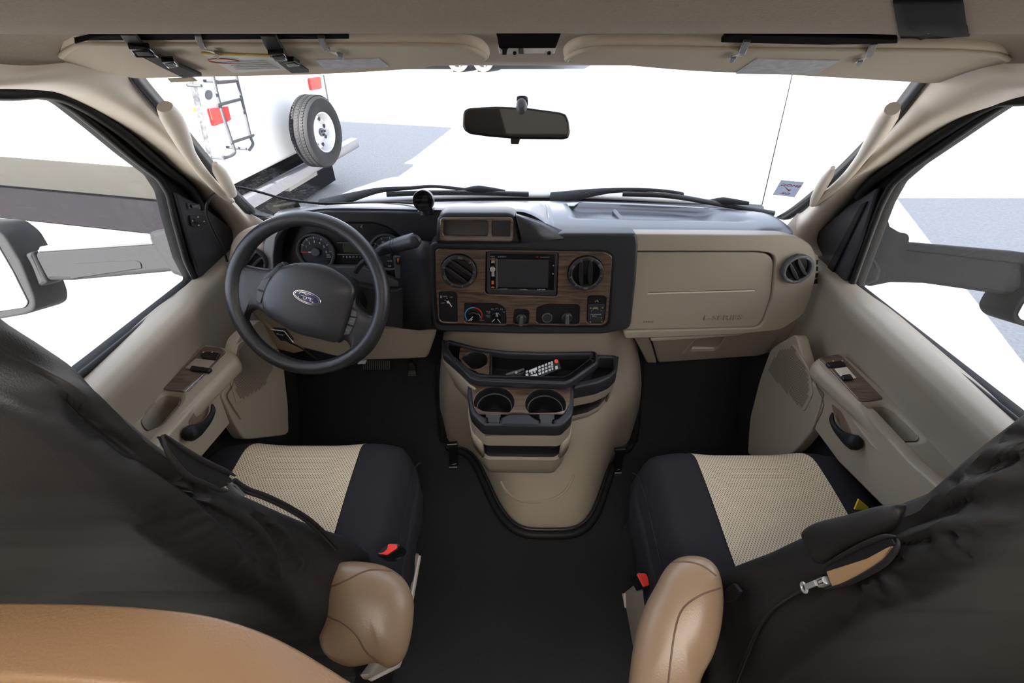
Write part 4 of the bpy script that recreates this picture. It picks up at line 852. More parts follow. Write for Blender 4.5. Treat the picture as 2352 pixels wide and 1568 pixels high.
def flange(off, z, r, mt, nm):
    out = []
    for i, p in enumerate(fp_):
        a, b = fp_[max(0, i-1)], fp_[min(len(fp_)-1, i+1)]; t = (b-a).normalized(); n = V((t.y, -t.x, 0)); out.append(p+n*off+V((0, 0, z)))
    c = out[0]; d = out[-1]
    return tube(nm, [c+V((-.004, .12, .28)), c+V((-.002, .03, .10)), c+V((0, 0, .02))]+out+[d+V((0, 0, .02)), d+V((.002, .03, .10)), d+V((.004, .12, .28))], r, mt, eng, 10, False, 2)
flange(.016, .008, .013, RUBBER, 'rubber_seal'); flange(.004, .018, .006, BLACK, 'seal_lip')
gp = [(1150, 1105), (1165, 1130), (1190, 1148), (1230, 1153), (1270, 1145), (1300, 1125), (1318, 1090)]
ontube('mould_ridge', ecs, gp, .006, BEIGE, eng, -.0025, 5, 1)
for nm, pts in (('clamp_latch', [(1046, 1022), (1040, 1062)]), ('clamp_latch', [(1424, 1038), (1416, 1075)])):
    b = aZ(*pts[1], .02); a_ = b+V((0, .015, .085)); cl = obox(nm, b+V((-.012, -.01, -.015)), (.030, .004, 0), (0, .022, 0), (.003, .018, .085), GLOSSB, eng, .004)
    tube('latch_roller', [a_+V((-.014, 0, -.006)), a_+V((.020, .004, -.006))], .010, GLOSSB, cl, 12); tube('latch_bolt', [b+V((-.012, -.012, -.012)), b+V((.016, -.012, -.012))], .004, CHROME, cl, 8)
# console organiser
con = thing('console_organiser', 'beige and black cup holder console with wood inlay on the engine cover', 'console', (.03, .9, .3))
CT_ = Pl((0, .86, .475), X1, (0, 1, .10))           # top plane of the front block
TT = Pl((0, 1.0, .515), X1, (0, 1, .02))            # top plane of the upper tray
blk = [(1075, 872), (1316, 880), (1319, 900), (1316, 952), (1290, 978), (1110, 976), (1080, 945), (1073, 905)]
b3 = [CT_.p3(*p) for p in blk]
def blkring(z, sh=0, back=0):
    zt = .475; out = []
    for i, p in enumerate(b3): out.append(V((.028+(p.x-.028)*(1-sh), p.y+back, z)))
    return [V((p.x, p.y, p.z)) for p in rnd([q for q in out], .012)]
fyb = lambda z: .02*(.47-z)
outline = [(q[0], q[1]) for q in rnd(CT_.px(blk), .012)]
fyo = min(q[1] for q in outline)
cups = [CT_.uv(1135, 924), CT_.uv(1253, 929)]; cr_ = .0515
tabs = [[(1115, 945), (1150, 945), (1150, 990), (1118, 990)], [(1238, 948), (1274, 948), (1272, 992), (1242, 992)]]
def cupol(c, tb):
    """cup opening with its notch through the front rim"""
    pts = circ(c, cr_, 48); w = .0185; o = []
    for x, y in pts:
        o.append((x, y))
    k = [i for i, (x, y) in enumerate(o) if abs(x-c[0]) < w and y < c[1]]
    i0, i1 = k[0], k[-1]
    return o[:i0]+[(c[0]-w, o[i0][1]), (c[0]-w*.92, fyo+.007), (c[0]+w*.92, fyo+.007), (c[0]+w, o[i1][1])]+o[i1+1:]
rimo = sheet('cup_rim', [outline, cupol(cups[0], 0), cupol(cups[1], 0)], CT_, .045, DARK, con, .006, 0)
wi = CT_.off(.001); wo = [(1080, 874), (1310, 882), (1309, 925), (1300, 944), (1278, 950), (1236, 951), (1150, 949), (1110, 947), (1088, 935)]
hole = [circ(cups[0], cr_+.0025, 48), circ(cups[1], cr_+.0025, 48)]
wo2 = [(p[0], p[1]) for p in rnd(wi.px(wo), .006)]
fy0 = min(p[1] for p in wo2)
wcup = []
for c in cups:
    o = circ(c, cr_+.002, 48); wcup.append([(x, max(y, fy0+.0015)) for x, y in o])
sheet('wood_inlay', [wo2]+wcup, wi, .004, WOOD, con, .0012, .003)
for i, c in enumerate(cups):
    rg = []
    for r, h in ((cr_+.001, .001), (cr_-.002, -.004), (cr_-.003, -.02), (cr_-.006, -.022), (cr_-.009, -.075), (.001, -.078)):
        rg.append([CT_.at(c[0]+r*math.cos(t), c[1]+r*math.sin(t), h) for t in [2*math.pi*j/40 for j in range(40)]])
    # well is open at the front where the mug-handle notch is
    w = loft('cup_well', rg, BLACK, con, True, False, 50)
    bm = bmesh.new(); bm.from_mesh(w.data)
    rem = [f for f in bm.faces if (lambda q: abs(q.x-CT_.at(*c).x) < .0165 and q.y < CT_.at(*c).y-.03 and q.z > .42)(f.calc_center_median())]
    bmesh.ops.delete(bm, geom=rem, context='FACES'); bm.to_mesh(w.data); bm.free()
    ring('cup_step', CT_.off(-.021), c, cr_-.002, cr_-.006, -.001, .0005, GREYP, w)
    psheet('notch_floor', tabs[i], CT_.off(-.04), .004, GREYP, con, .001)
# block body below the rim
def bring(z, k): return [V((p.x*(1-k)+.028*k, (p.y)*(1)+.02*k, z)) for p in b3]
S0 = [CT_.at(a, b, -.043) for a, b in outline]
def body_ring(dz, sc, dy): return [V((.028+(p.x-.028)*sc, p.y+dy, p.z-dz)) for p in S0]
# front face with its slot: sheet facing the camera, sides as loft above and below the slot
front = [(1073, 940), (1110, 978), (1290, 980), (1317, 952), (1310, 1060), (1290, 1092), (1275, 1096), (1120, 1096), (1105, 1088), (1082, 1050)]
loft('block_shell', [S0, body_ring(.03, .998, .001), body_ring(.045, .995, .002)], BEIGE, con, True, False, 40)
lowr = [body_ring(.118, .985, .012), body_ring(.16, .96, .018), body_ring(.195, .93, .025), body_ring(.20, .91, .03)]
loft('block_base', lowr, BEIGE, con, True, True, 40)
fi = [i for i, p in enumerate(S0) if p.y > max(q.y for q in S0)-.115]
inn = [V((.028+(p.x-.028)*.95, p.y+.012+(.01 if p.y < .83 else 0), p.z-.04)) for p in S0]; inn2 = [V((p.x, p.y, p.z-.088)) for p in inn]
loft('slot_lining', [inn, inn2], BLACK, con, True, False, 40)
yb = min(q.y for q in S0)
for sgn in (-1, 1):
    pr = [i for i, p in enumerate(S0) if (p.x-.028)*sgn > .105]
    seq = sorted(pr, key=lambda i: S0[i].y)
    a_ = [body_ring(.044, .995, .002)[i] for i in seq]; b_ = [body_ring(.119, .985, .012)[i] for i in seq]
    grid('slot_cheek', [a_, b_], BEIGE, con, .008, 40)
0 and psheet('slot_ledge', [(1110, 1062), (1286, 1062), (1280, 1076), (1118, 1076)], Pl((0, .80, .352), X1, (0, 1, 0)), .004, BEIGE, con, .001)
# upper tray: black dish with rim
tro = [(1014, 776), (1032, 781), (1090, 795), (1160, 803), (1250, 806), (1365, 804), (1373, 809), (1374, 832), (1360, 842), (1318, 872), (1300, 880), (1100, 872), (1078, 866), (1040, 832), (1016, 812)]
tri = [(1028, 783), (1090, 800), (1160, 810), (1250, 813), (1358, 811), (1352, 822), (1308, 856), (1294, 862), (1105, 857), (1088, 852), (1046, 818), (1030, 806)]
tr_ = psheet('tray_rim', tro, TT, .028, DARK, con, .007, 0, 6, [(tri, 5)])
lin = [TT.at(a, b, -.010) for a, b in TT.px(rnd(tri, 5))]; lc = sum((p for p in lin), V())/len(lin)
loft('tray_lining', [[lc+(p-lc)*1.01 for p in lin], [V((lc.x+(p.x-lc.x)*.97, lc.y+(p.y-lc.y)*.90+.004, p.z-.055)) for p in lin], [V((lc.x+(p.x-lc.x)*.5, lc.y+(p.y-lc.y)*.5+.004, p.z-.058)) for p in lin], [V((lc.x, lc.y, p.z-.058)) for p in lin]], BLACK, con, True, False, 40)
psheet('tray_front_lip', [(1016, 790), (1046, 834), (1080, 868), (1100, 874), (1300, 882), (1300, 879), (1102, 870), (1084, 864), (1050, 828), (1024, 790)], TT, .02, DARK, con, .003, .004)
wpd = [(1056, 800), (1060, 797), (1125, 806), (1124, 858), (1100, 856), (1082, 846), (1054, 822)]
T2 = TT.off(-.012); cc = T2.uv(1090, 827)
wp = sheet('tray_wood_panel', [T2.px(wpd), circ(cc, .037, 40)], T2, .004, WOOD, con, .001, 0)
loft('tray_cup_well', [[T2.at(cc[0]+r*math.cos(t), cc[1]+r*math.sin(t), h) for t in [2*math.pi*i/36 for i in range(36)]] for r, h in ((.0375, .001), (.035, -.003), (.031, -.05), (.001, -.051))], BLACK, con, True, False, 50)
obox('tray_divider', T2.at(*T2.uv(1126, 806), -.05), T2.p3(1130, 806)-T2.p3(1126, 806), T2.p3(1126, 860)-T2.p3(1126, 806), (0, 0, .052), DARK, con, .001)
obox('divider_stub', T2.at(*T2.uv(1246, 808), -.05), T2.p3(1252, 808)-T2.p3(1246, 808), T2.p3(1246, 815)-T2.p3(1246, 808), (0, 0, .05), DARK, con, .001)
# side pocket on the passenger side
S2 = Pl((0, .985, .485), X1, (0, 1, 0))
spo = [(1372, 812), (1414, 814), (1421, 820), (1418, 850), (1402, 866), (1370, 880), (1318, 890), (1316, 872), (1350, 850)]; spi = [(1376, 820), (1408, 820), (1410, 846), (1396, 858), (1360, 868), (1332, 874)]
psheet('side_tray_rim', spo, S2, .045, DARK, con, .006, 0, 4, [(spi, 4)]); psheet('side_tray_floor', spo, S2, .004, BLACK, con, 0, -.05)
Sp0 = [S2.at(*S2.uv(*p), -.043) for p in rnd(spo, 4)]
sring = lambda dz, sc, dy: [V((.19+(p.x-.19)*sc, p.y+dy, p.z-dz)) for p in Sp0]
loft('side_pocket_shell', [Sp0, sring(.02, .99, .002), sring(.035, .985, .004)], BEIGE, con, True, False, 40)
loft('side_pocket_base', [sring(.10, .90, .016), sring(.118, .86, .022), sring(.135, .78, .035)], BEIGE, con, True, True, 40)
loft('side_pocket_lining', [[p+V((-.002, .012, 0)) for p in sring(.03, .95, .004)], [p+V((-.002, .012, 0)) for p in sring(.105, .88, .014)]], BLACK, con, True, False, 40)
SR = sring(.034, .985, .004); SB = sring(.102, .90, .016); ri = max(range(len(SR)), key=lambda i: SR[i].x-SR[i].y*.2)
seq = [(ri+k) % len(SR) for k in range(-5, 4)]
grid('side_pocket_cheek', [[SR[i] for i in seq], [SB[i] for i in seq]], BEIGE, con, .006, 40)
# body between tray and engine cover
tl = [TT.at(*TT.uv(*p), -.026) for p in [(1016, 785), (1018, 812), (1042, 834), (1078, 868), (1090, 876)]]
grid('tray_skirt', [tl, [V((p.x*.9+.002, p.y+.03, p.z-.13)) for p in tl], [V((p.x*.75+.01, p.y+.10, p.z-.26)) for p in tl]], BEIGE, con, .006, 60)
# remotes in the tray
RP = Pl(TT.at(*TT.uv(1235, 850), -.035), TT.p3(1282, 830)-TT.p3(1205, 860), V((-.2, .8, .5)))
rmt = thing('remote_control', 'black remote control with white keys and red power key, leaning in the console tray', 'remote', RP.O, 'remotes in the tray')
ro_ = [(1206, 855), (1284, 823), (1291, 847), (1240, 867), (1210, 878)]
rb = psheet('remote_body', ro_, RP, .018, BLACK, rmt, .004, 0, 3)
for i in range(4):
    for j in range(3): psheet('key', [(1236.5+i*7.6+j*.4-.3, 841-i*2.9+j*7.6), (1241.5+i*7.6+j*.4, 839.2-i*2.9+j*7.6), (1242+i*7.6+j*.4, 844.5-i*2.9+j*7.6), (1237+i*7.6+j*.4, 846-i*2.9+j*7.6)], RP, .003, CREAM, rmt, .0008, .002, .8)
for j in range(4): psheet('small_key', [(1266+j*.4, 829.5+j*5.2), (1269.6+j*.4, 828.5+j*5.2), (1270+j*.4, 832.6+j*5.2), (1266.4+j*.4, 834+j*5.2)], RP, .003, CREAM, rmt, .0008, .002)
disc('power_key', RP, RP.uv(1277, 830), .0062, 0, .0035, mat('power_red', (.9, .12, .06), .4), rmt, .001, 20); psheet('key', [(1275, 841), (1280, 839), (1282, 846), (1276.5, 848.5)], RP, .003, CREAM, rmt, .0008, .002, 1)
for ps_ in ([(1215, 850), (1233, 842.5), (1234, 849), (1216, 855)], [(1218, 862), (1233, 857), (1235, 863), (1222, 866)], [(1208, 851), (1213, 849.5), (1213, 854), (1208, 856)], [(1207, 858), (1213, 857), (1214, 864), (1209, 866)]): psheet('key', ps_, RP, .003, CREAM, rmt, .0008, .002, 1)
for p in ((1221, 857), (1228, 854)): disc('round_key', RP, RP.uv(*p), .003, 0, .0025, CREAM, rmt, .0006, 14)
r2 = thing('remote_control', 'small grey clip lying left of the remote in the console tray', 'clip', TT.at(*TT.uv(1185, 855), -.04)); r2.name = 'grey_clip'
R2 = Pl(TT.at(*TT.uv(1185, 855), -.035), TT.p3(1206, 845)-TT.p3(1162, 861), V((-.2, .8, .5))); psheet('clip_body', [(1161, 857), (1183, 850), (1204, 844), (1206, 849), (1188, 856), (1163, 863)], R2, .012, GREYP, r2, .003, 0, 1); psheet('clip_jaw', [(1176, 860), (1190, 856), (1206, 852), (1205, 858), (1194, 862)], R2, .008, DARK, r2, .002, -.002, 1); disc('clip_pivot', R2, R2.uv(1185, 856), .004, 0, .004, LGREY, r2, .001, 14)
# ================================================================ SEATS
def seat(L):
    s = (lambda x: x) if L else (lambda x: .064-x+.005)
    nm = 'driver' if L else 'passenger'
    o = thing('captain_seat', 'driver seat with black cover, beige mesh panel and tan armrest' if L else 'passenger seat with black cover, beige mesh panel and tan armrest', 'seat', (s(-.50), .45, 0), 'front captain seats')
    sgn = 1 if L else -1
    # cushion: side bolsters and centre panel as one crowned block, three cloth sections
    f0 = .775 if L else .745
    def cz(x, y):
        u = (x+.50)/.26; e = max(0, abs(u)-.0)
        z = .452+.012*math.cos(u*1.3)-.010*max(0, abs(u)-.52)*0
        z += .014*math.exp(-((abs(u)-.62)/.22)**2)          # bolster roll
        z -= .085*max(0, (y-(f0-.09))/.09)**2.4 if y > f0-.09 else 0
        z -= .10*max(0, (abs(u)-.86)/.14)**2 if abs(u) > .86 else 0
        z -= .012*sst(.62, .40, y)
        return z
    def sec(name, xa, xb, mt, lift=0):
        rows = []
        for j in range(29):
            y = .36+(f0-.36)*j/28; row = []
            for i in range(13):
                x = xa+(xb-xa)*i/12; fr = sst(f0-.10, f0, y); xx = -.50+(x+.50)*(1-.08*fr*abs((x+.5)/.26)**2)
                row.append(V((s(xx), y, cz(x, y)+lift)))
            rows.append(row)
        rows.append([p+V((0, .006, -.06)) for p in rows[-1]]); rows.append([p+V((0, -.02, -.16)) for p in rows[-1]])
        return grid(name, rows, mt, o, 0, 70)
    sec('cushion_bolster', -.760, -.638, FAB); sec('cushion_mesh_panel', -.640, -.364, MESHF, .002); sec('cushion_bolster', -.366, -.240, FAB)
    # hanging side skirts with creases
    for sd in (-.240, -.760):
        rows = []
        for k, dz in enumerate((0, .03, .07, .11, .15, .19)):
            row = []
            for j in range(40):
                y = .36+(f0-.36)*j/39; fr = sst(f0-.10, f0, y); xx = -.50+(sd+.50)*(1-.08*fr)
                w = .006*NZ.noise(V((y*14, dz*20, 3+sd)))*min(1, k/2)+.012*sst(0, 3, k)*(1 if sd > -.5 else -1)*(1-fr)-(.03*(k/5)**2*(1 if sd > -.5 else -1))
                row.append(V((s(xx+w), y+w*.6, cz(sd, y)-dz-.010*sst(3, 5, k)*math.sin(y*60)*0)))
            rows.append(row)
        grid('cover_skirt', rows, FAB, o, .004, 60)
    tube('seam_piping', [V((s(-.247-.008*sst(f0-.1, f0, y)*-1), y, cz(-.2475, y)+.001)) for y in [.40+(f0-.43)*i/20 for i in range(21)]], .002, FAB, o, 6)
    box('seat_pedestal', (min(s(-.70), s(-.30)), .20, 0), (max(s(-.70), s(-.30)), .62, .30), BLACK, o, .01)
    # beige side valance
    vx = s(-.243); VPl = Pl((vx, 0, 0), (0, sgn, 0), Z1)
    va = [(962, 1268), (968, 1276), (926, 1512), (918, 1532), (856, 1562), (850, 1550), (885, 1500), (925, 1300)] if L else [(1428, 1362), (1438, 1580), (1500, 1720), (1600, 1720), (1560, 1330), (1470, 1330)]
    psheet('seat_valance', va, VPl, .02, BEIGE, o, .006, .0, 8)
    psheet('valance_edge', ([(965, 1275), (968, 1276), (927, 1512), (919, 1533), (857, 1564), (851, 1559), (914, 1526), (921, 1508)] if L else [(1428, 1362), (1433, 1362), (1444, 1580), (1438, 1582)]), VPl, .006, BEIGEL, o, .002, .004)
    # back rest
    if L: fc = [(.30, .475), (.46, .462), (.58, .425), (.69, .378), (.82, .325), (.954, .274), (1.02, .252), (1.064, .243), (1.12, .235), (1.16, .233), (1.195, .238)]
    else: fc = [(.30, .42), (.46, .405), (.588, .367), (.72, .325), (.86, .284), (.93, .256), (1.0, .234), (1.074, .229), (1.115, .225), (1.16, .222), (1.195, .226)]
    def fy_(z):
        for (a, b), (c, d) in zip(fc, fc[1:]):
            if z <= c: return b+(d-b)*(z-a)/(c-a)
        return fc[-1][1]
    folds = [[(150, 985), (300, 1075), (420, 1160), (510, 1240), (600, 1340)], [(120, 1085), (300, 1190), (450, 1300), (560, 1385)], [(235, 950), (330, 1010), (395, 1075), (440, 1130)], [(450, 1135), (540, 1180), (600, 1240), (640, 1315)], [(475, 1122), (580, 1168), (640, 1215), (690, 1290)], [(60, 800), (170, 880), (270, 960), (350, 1035)], [(40, 900), (160, 980), (290, 1110), (380, 1200)]] if L else [[(2070, 1240), (2150, 1214), (2250, 1196), (2340, 1186)], [(2066, 1268), (2150, 1260), (2250, 1242), (2345, 1236)], [(2052, 1300), (2150, 1300), (2260, 1288), (2345, 1282)], [(2010, 1326), (1985, 1375), (1940, 1425), (1880, 1470)], [(2040, 1312), (2035, 1365), (1990, 1420), (1950, 1450)], [(2205, 1012), (2260, 990), (2345, 968)], [(2095, 1135), (2180, 1090), (2260, 1045), (2345, 1022)], [(2080, 1190), (2160, 1150), (2250, 1112), (2345, 1085)]]
    SD = Pl((s(-.280), 0, 0), (0, sgn, 0), Z1); fseg = []
    for f_ in folds:
        c_ = cr([(*SD.p3(*p).yz, 0) for p in f_], 4, False); m_ = len(c_)-1
        for i in range(m_): fseg.append((c_[i].x, c_[i].y, c_[i+1].x, c_[i+1].y, math.sin(math.pi*(i+.5)/m_)**.6))
    def foldh(y, z):
        best = 0
        for ax, az, bx, bz, w in fseg:
            dx, dz = bx-ax, bz-az; L2 = dx*dx+dz*dz+1e-12; t = max(0, min(1, ((y-ax)*dx+(z-az)*dz)/L2)); e = math.hypot(y-ax-dx*t, z-az-dz*t)
            if e < .03: h = w*(math.exp(-(e/.0065)**2)-.35*math.exp(-((e-.013)/.006)**2)); best = h if abs(h) > abs(best) else best
        return best
    rings = []; xi, xo = -.280, -.75
    nz = 190
    for k in range(nz):
        z = .07+(1.192-.07)*k/(nz-1); th = .125-.080*sst(.62, 1.18, z)+.055*sst(.78, .45, z); f = fy_(z); tp = sst(1.13, 1.192, z)
        a, b = xi-.028*tp**2-.006*sst(1.0, 1.15, z), xo+.028*tp**2
        rect = [(a, f), (a, f-th), (b, f-th), (b, f)]; r = min(.026, th*.42); pts = []
        # dense rounded rectangle
        cs_ = [((a-r, f-r), 90, 0), ((a-r, f-th+r), 0, -90), ((b+r, f-th+r), -90, -180), ((b+r, f-r), 180, 90)]
        prev = None
        for (cx, cy), a0, a1 in cs_:
            arc = [(cx+r*math.cos(R(a0+(a1-a0)*i/6)), cy+r*math.sin(R(a0+(a1-a0)*i/6))) for i in range(7)]
            if prev: 
                nn = 26 if arc[0][0] > -.4 else 8
                for i in range(1, nn): pts.append((prev[0]+(arc[0][0]-prev[0])*i/nn, prev[1]+(arc[0][1]-prev[1])*i/nn))
            pts += arc; prev = arc[-1]
        for i in range(1, 16): pts.append((prev[0]+(pts[0][0]-prev[0])*i/16, prev[1]+(pts[0][1]-prev[1])*i/16))
        cx, cy = (a+b)/2, f-th/2; row = []
        for x, y in pts:
            # folds run from the front edge up and back
            q = (f-y)/th*2.1+1.6*NZ.noise(V((z*2.6, 1.7, 3 if L else 9)))+(0 if L else 4)
            r1 = 1-2.6*abs(NZ.noise(V((q*1.5, z*2.1, 2. if x > -.5 else 8.)))); r2 = 1-2.6*abs(NZ.noise(V((q*3.2+5, z*4.5, 6.))))
            fold = .75*max(r1, -.4)+.30*max(r2, -.4)-.3
            amp = .013*(1-.6*sst(.75, .5, z))*(1-tp)
            amp *= .15+.85*sst(.12, .5, (f-y)/th)
            d = V((x-cx, y-cy, 0)); d = V((d.x/abs(a-b)*2, d.y/th*2, 0)).normalized()
            if x > -.33: fold = fold*.45; ex = .0085*foldh(y, z)*(1-tp)*max(0, d.x)*sst(.05, .35, (f-y)/th)
            else: ex = 0
            row.append(V((s(x+d.x*fold*amp+ex), y+d.y*fold*amp, z+(.010*(1-((x-cx)/(b-a)*2)**2) if tp > 0 else 0)*tp)))
        rings.append(row)
    for sc in (.8, .45, .05):
        row = rings[nz-1]; c = V((sum(p.x for p in row)/len(row), sum(p.y for p in row)/len(row), 0))
        rings.append([V((c.x+(p.x-c.x)*(.98 if sc > .5 else .96), c.y+(p.y-c.y)*sc, p.z+.006*(1-sc))) for p in row])
    bk_ = loft('backrest_cover', rings, FABB, o, True, True, 80)
    # zip slit on the inner side with gathered hem, zip and pull
    SX = Pl((s(-.2765), 0, 0), (0, sgn, 0), Z1)
    if L:
        slit = [(376, 1000), (392, 1012), (430, 1040), (470, 1064), (505, 1082), (534, 1098), (530, 1112), (505, 1122), (470, 1108), (436, 1090), (410, 1060), (386, 1024)]
        hem = [(372, 998), (382, 1030), (400, 1060), (432, 1094), (470, 1110), (505, 1126), (522, 1128)]; hem2 = [(378, 998), (430, 1036), (475, 1062), (515, 1080), (540, 1092)]
        zipl = [(530, 1108), (560, 1128), (600, 1142), (650, 1165), (700, 1195), (735, 1225), (770, 1262)]; inner = BLACK
    else:
        slit = [(1895, 1308), (1910, 1290), (1960, 1262), (2010, 1240), (2048, 1234), (2056, 1250), (2030, 1285), (1990, 1315), (1945, 1338), (1912, 1352)]
        hem = [(1895, 1352), (1940, 1342), (1990, 1318), (2035, 1290), (2062, 1255), (2062, 1236)]; hem2 = [(1890, 1300), (1930, 1278), (1980, 1252), (2030, 1232), (2060, 1232)]
        zipl = [(1884, 1330), (1850, 1352), (1810, 1375), (1770, 1405), (1740, 1445), (1715, 1500), (1690, 1560), (1660, 1640)]; inner = BLACK
    sl_ = psheet('zip_slit', slit, SX, .006, inner, o, .001, .0045, 4)
    if not L: psheet('leather_underneath', [(1897, 1312), (1990, 1282), (2040, 1255), (2052, 1254), (2028, 1284), (1990, 1313), (1945, 1336), (1912, 1350)], SX, .004, mat('seat_tan', (.36, .22, .11), .5), sl_, .001, .006, 3)
    tube('slit_hem', [SX.off(.006).p3(*p) for p in hem], [.0008, .0024, .0028, .0024, .0008], FABB, o, 8, False, 5); tube('slit_hem', [SX.off(.005).p3(*p) for p in hem2], [.0008, .0024, .0028, .0024, .0008], FABB, o, 8, False, 5)
    tube('zip', [SX.off(.003).p3(*p) for p in zipl], .0018, BLACK, o, 8, False, 4); tube('zip_tape', [SX.off(.0015).p3(p[0]+6, p[1]-5) for p in zipl], .0032, FABB, o, 8, False, 4, .6)
    ZP = SX.off(.008)
    if L:
        zs_ = psheet('zip_slider', [(530, 1108), (545, 1112), (568, 1136), (560, 1142), (545, 1130)], ZP, .008, GREYP, o, .002, 0, 2)
    else:
        zs_ = psheet('zip_slider', [(1868, 1330), (1888, 1322), (1896, 1342), (1876, 1350)], ZP, .010, SILV, o, .003, 0, 3)
        zc_ = ZP.uv(1852, 1349); rr_ = .0062; sheet('zip_pull', [circ(zc_, rr_, 28), circ(zc_, rr_*.5, 28)], ZP, .003, SILV, zs_, .001, .004); bar('pull_link', ZP, ZP.uv(1858, 1347), ZP.uv(1880, 1338), .0055, .001, .0045, SILV, zs_, .001)
        psheet('side_tag', [(1664, 1352), (1684, 1338), (1700, 1358), (1688, 1378), (1668, 1384)], SX, .006, RUBBER, o, .002, .012, 4)
        # padded shoulder of the cover in front of the slit
        pdq = SX.px([(p.x, p.y) for p in cr([(1842, 1245, 0), (1838, 1222, 0), (1870, 1200, 0), (1940, 1182, 0), (2010, 1162, 0), (2052, 1160, 0), (2055, 1200, 0), (2010, 1240, 0), (1950, 1265, 0), (1895, 1296, 0), (1862, 1285, 0)], 4)])
        dome('shoulder_pad', pdq, SX, .014, FABB, o, -.004, 8, 2, .02)
    # armrest
    a_c = aX(842, 1410, -.232) if L else aX(1555, 1420, .30)
    if not L: a_c = CAM+ray(1555, 1420)*.00066
    n = (CAM-a_c).normalized(); u_ = Z1.cross(n).normalized(); AP = Pl(a_c, u_, n.cross(u_))
    ao = [(735, 1375), (745, 1335), (762, 1304), (790, 1290), (850, 1292), (895, 1305), (930, 1332), (948, 1372), (950, 1410), (942, 1470), (925, 1515), (893, 1534), (862, 1522), (800, 1530), (745, 1500), (731, 1440)] if L else [(1506, 1345), (1528, 1306), (1556, 1282), (1592, 1276), (1626, 1284), (1650, 1310), (1661, 1360), (1658, 1430), (1640, 1500), (1610, 1560), (1590, 1640), (1500, 1680), (1445, 1640), (1447, 1540), (1462, 1450), (1482, 1390)]
    q = AP.px([(p.x, p.y) for p in cr([(*p, 0) for p in ao], 4)]); arm_ = dome('armrest', q, AP, .045, LEATH, o, 0, 12, 2.4, .07)
    seams = [[(742, 1350), (765, 1345), (800, 1330), (832, 1314), (860, 1308), (900, 1312)], [(734, 1405), (760, 1418), (790, 1432), (820, 1460), (840, 1495), (868, 1520)]] if L else [[(1540, 1292), (1580, 1290), (1615, 1300), (1645, 1322)], [(1655, 1350), (1610, 1366), (1570, 1395), (1552, 1440), (1540, 1520), (1532, 1600)]]
    for sm in seams: ontube('armrest_seam', arm_, sm, .0014, mat('seam_brown', (.13, .075, .045), .6) if 'seam_brown' not in bpy.data.materials else bpy.data.materials['seam_brown'], o, 0, 6)
    return o
seat(True); seat(False)
# seat belt buckles
def buckle(px, lab, L):
    pts = px; c = aX(*pts[0], -.222 if L else .292); n = (CAM-c).normalized(); n = (n+V((0, 0, .7))).normalized()
    b = thing('seat_belt_buckle', lab, 'buckle', c, 'front seat belt buckles'); u_ = V((.9, .35 if L else -.25, 0)); B = Pl(c, u_, n.cross(u_))
    B = Pl(c, V((1, 0, 0)), V((0, 1, .35)))
    psheet('buckle_body', pts[1], B, .07, GLOSSB, b, .004, 0, 3); psheet('release_button', pts[2], B, .006, mat('buckle_red', (.80, .045, .035), .35) if 'buckle_red' not in bpy.data.materials else bpy.data.materials['buckle_red'], b, .0015, .003, 3)
    psheet('tongue_slot', pts[3], B, .003, BLACK, b, .0005, .002, 0)
buckle([(893, 1262), [(865, 1272), (868, 1268), (894, 1246), (914, 1246), (918, 1252), (914, 1262), (890, 1278), (868, 1277)], [(890, 1250), (895, 1248), (912, 1250), (912, 1258), (889, 1274), (869, 1271), (880, 1268), (889, 1260)], [(869, 1268), (888, 1252), (888, 1259), (877, 1269)]], 'buckle with red button beside the driver seat armrest', True)
buckle([(1476, 1332), [(1460, 1318), (1466, 1313), (1484, 1313), (1498, 1330), (1497, 1350), (1478, 1352)], [(1463, 1319), (1468, 1316), (1484, 1316), (1488, 1324), (1492, 1344), (1478, 1348)], [(1487, 1322), (1494, 1332), (1494, 1342), (1488, 1332)]], 'buckle with red button beside the passenger seat cushion', False)
yt = psheet('yellow_tag', [(1960, 1168), (1970, 1144), (1992, 1162), (1990, 1170)], Pl(aX(1976, 1158, .71), (-1, -.3, 0), (0, .3, 1)), .003, YELLOW, None, .0008, 0, 1); tag(yt, 'small yellow tag at the door side of the passenger cushion', 'tag')
# bench back behind the driver
BN = Pl((-.25, .115, .98), X1, (0, .35, .94)); bo = [(-420, 1395), (-150, 1380), (0, 1378), (120, 1379), (260, 1384), (400, 1396), (500, 1412), (600, 1444), (680, 1482), (750, 1524), (800, 1556), (850, 1590), (900, 1660), (900, 1800), (-420, 1800)]
be = thing('dinette_seat', 'tan leather bench back with rounded corner behind the driver seat', 'bench', BN.p3(300, 1560))
bq = BN.px([(p.x, p.y) for p in cr([(*p, 0) for p in bo], 4)]); sheet('bench_back', [bq], BN, .05, LEATHB, be, .004, .05)
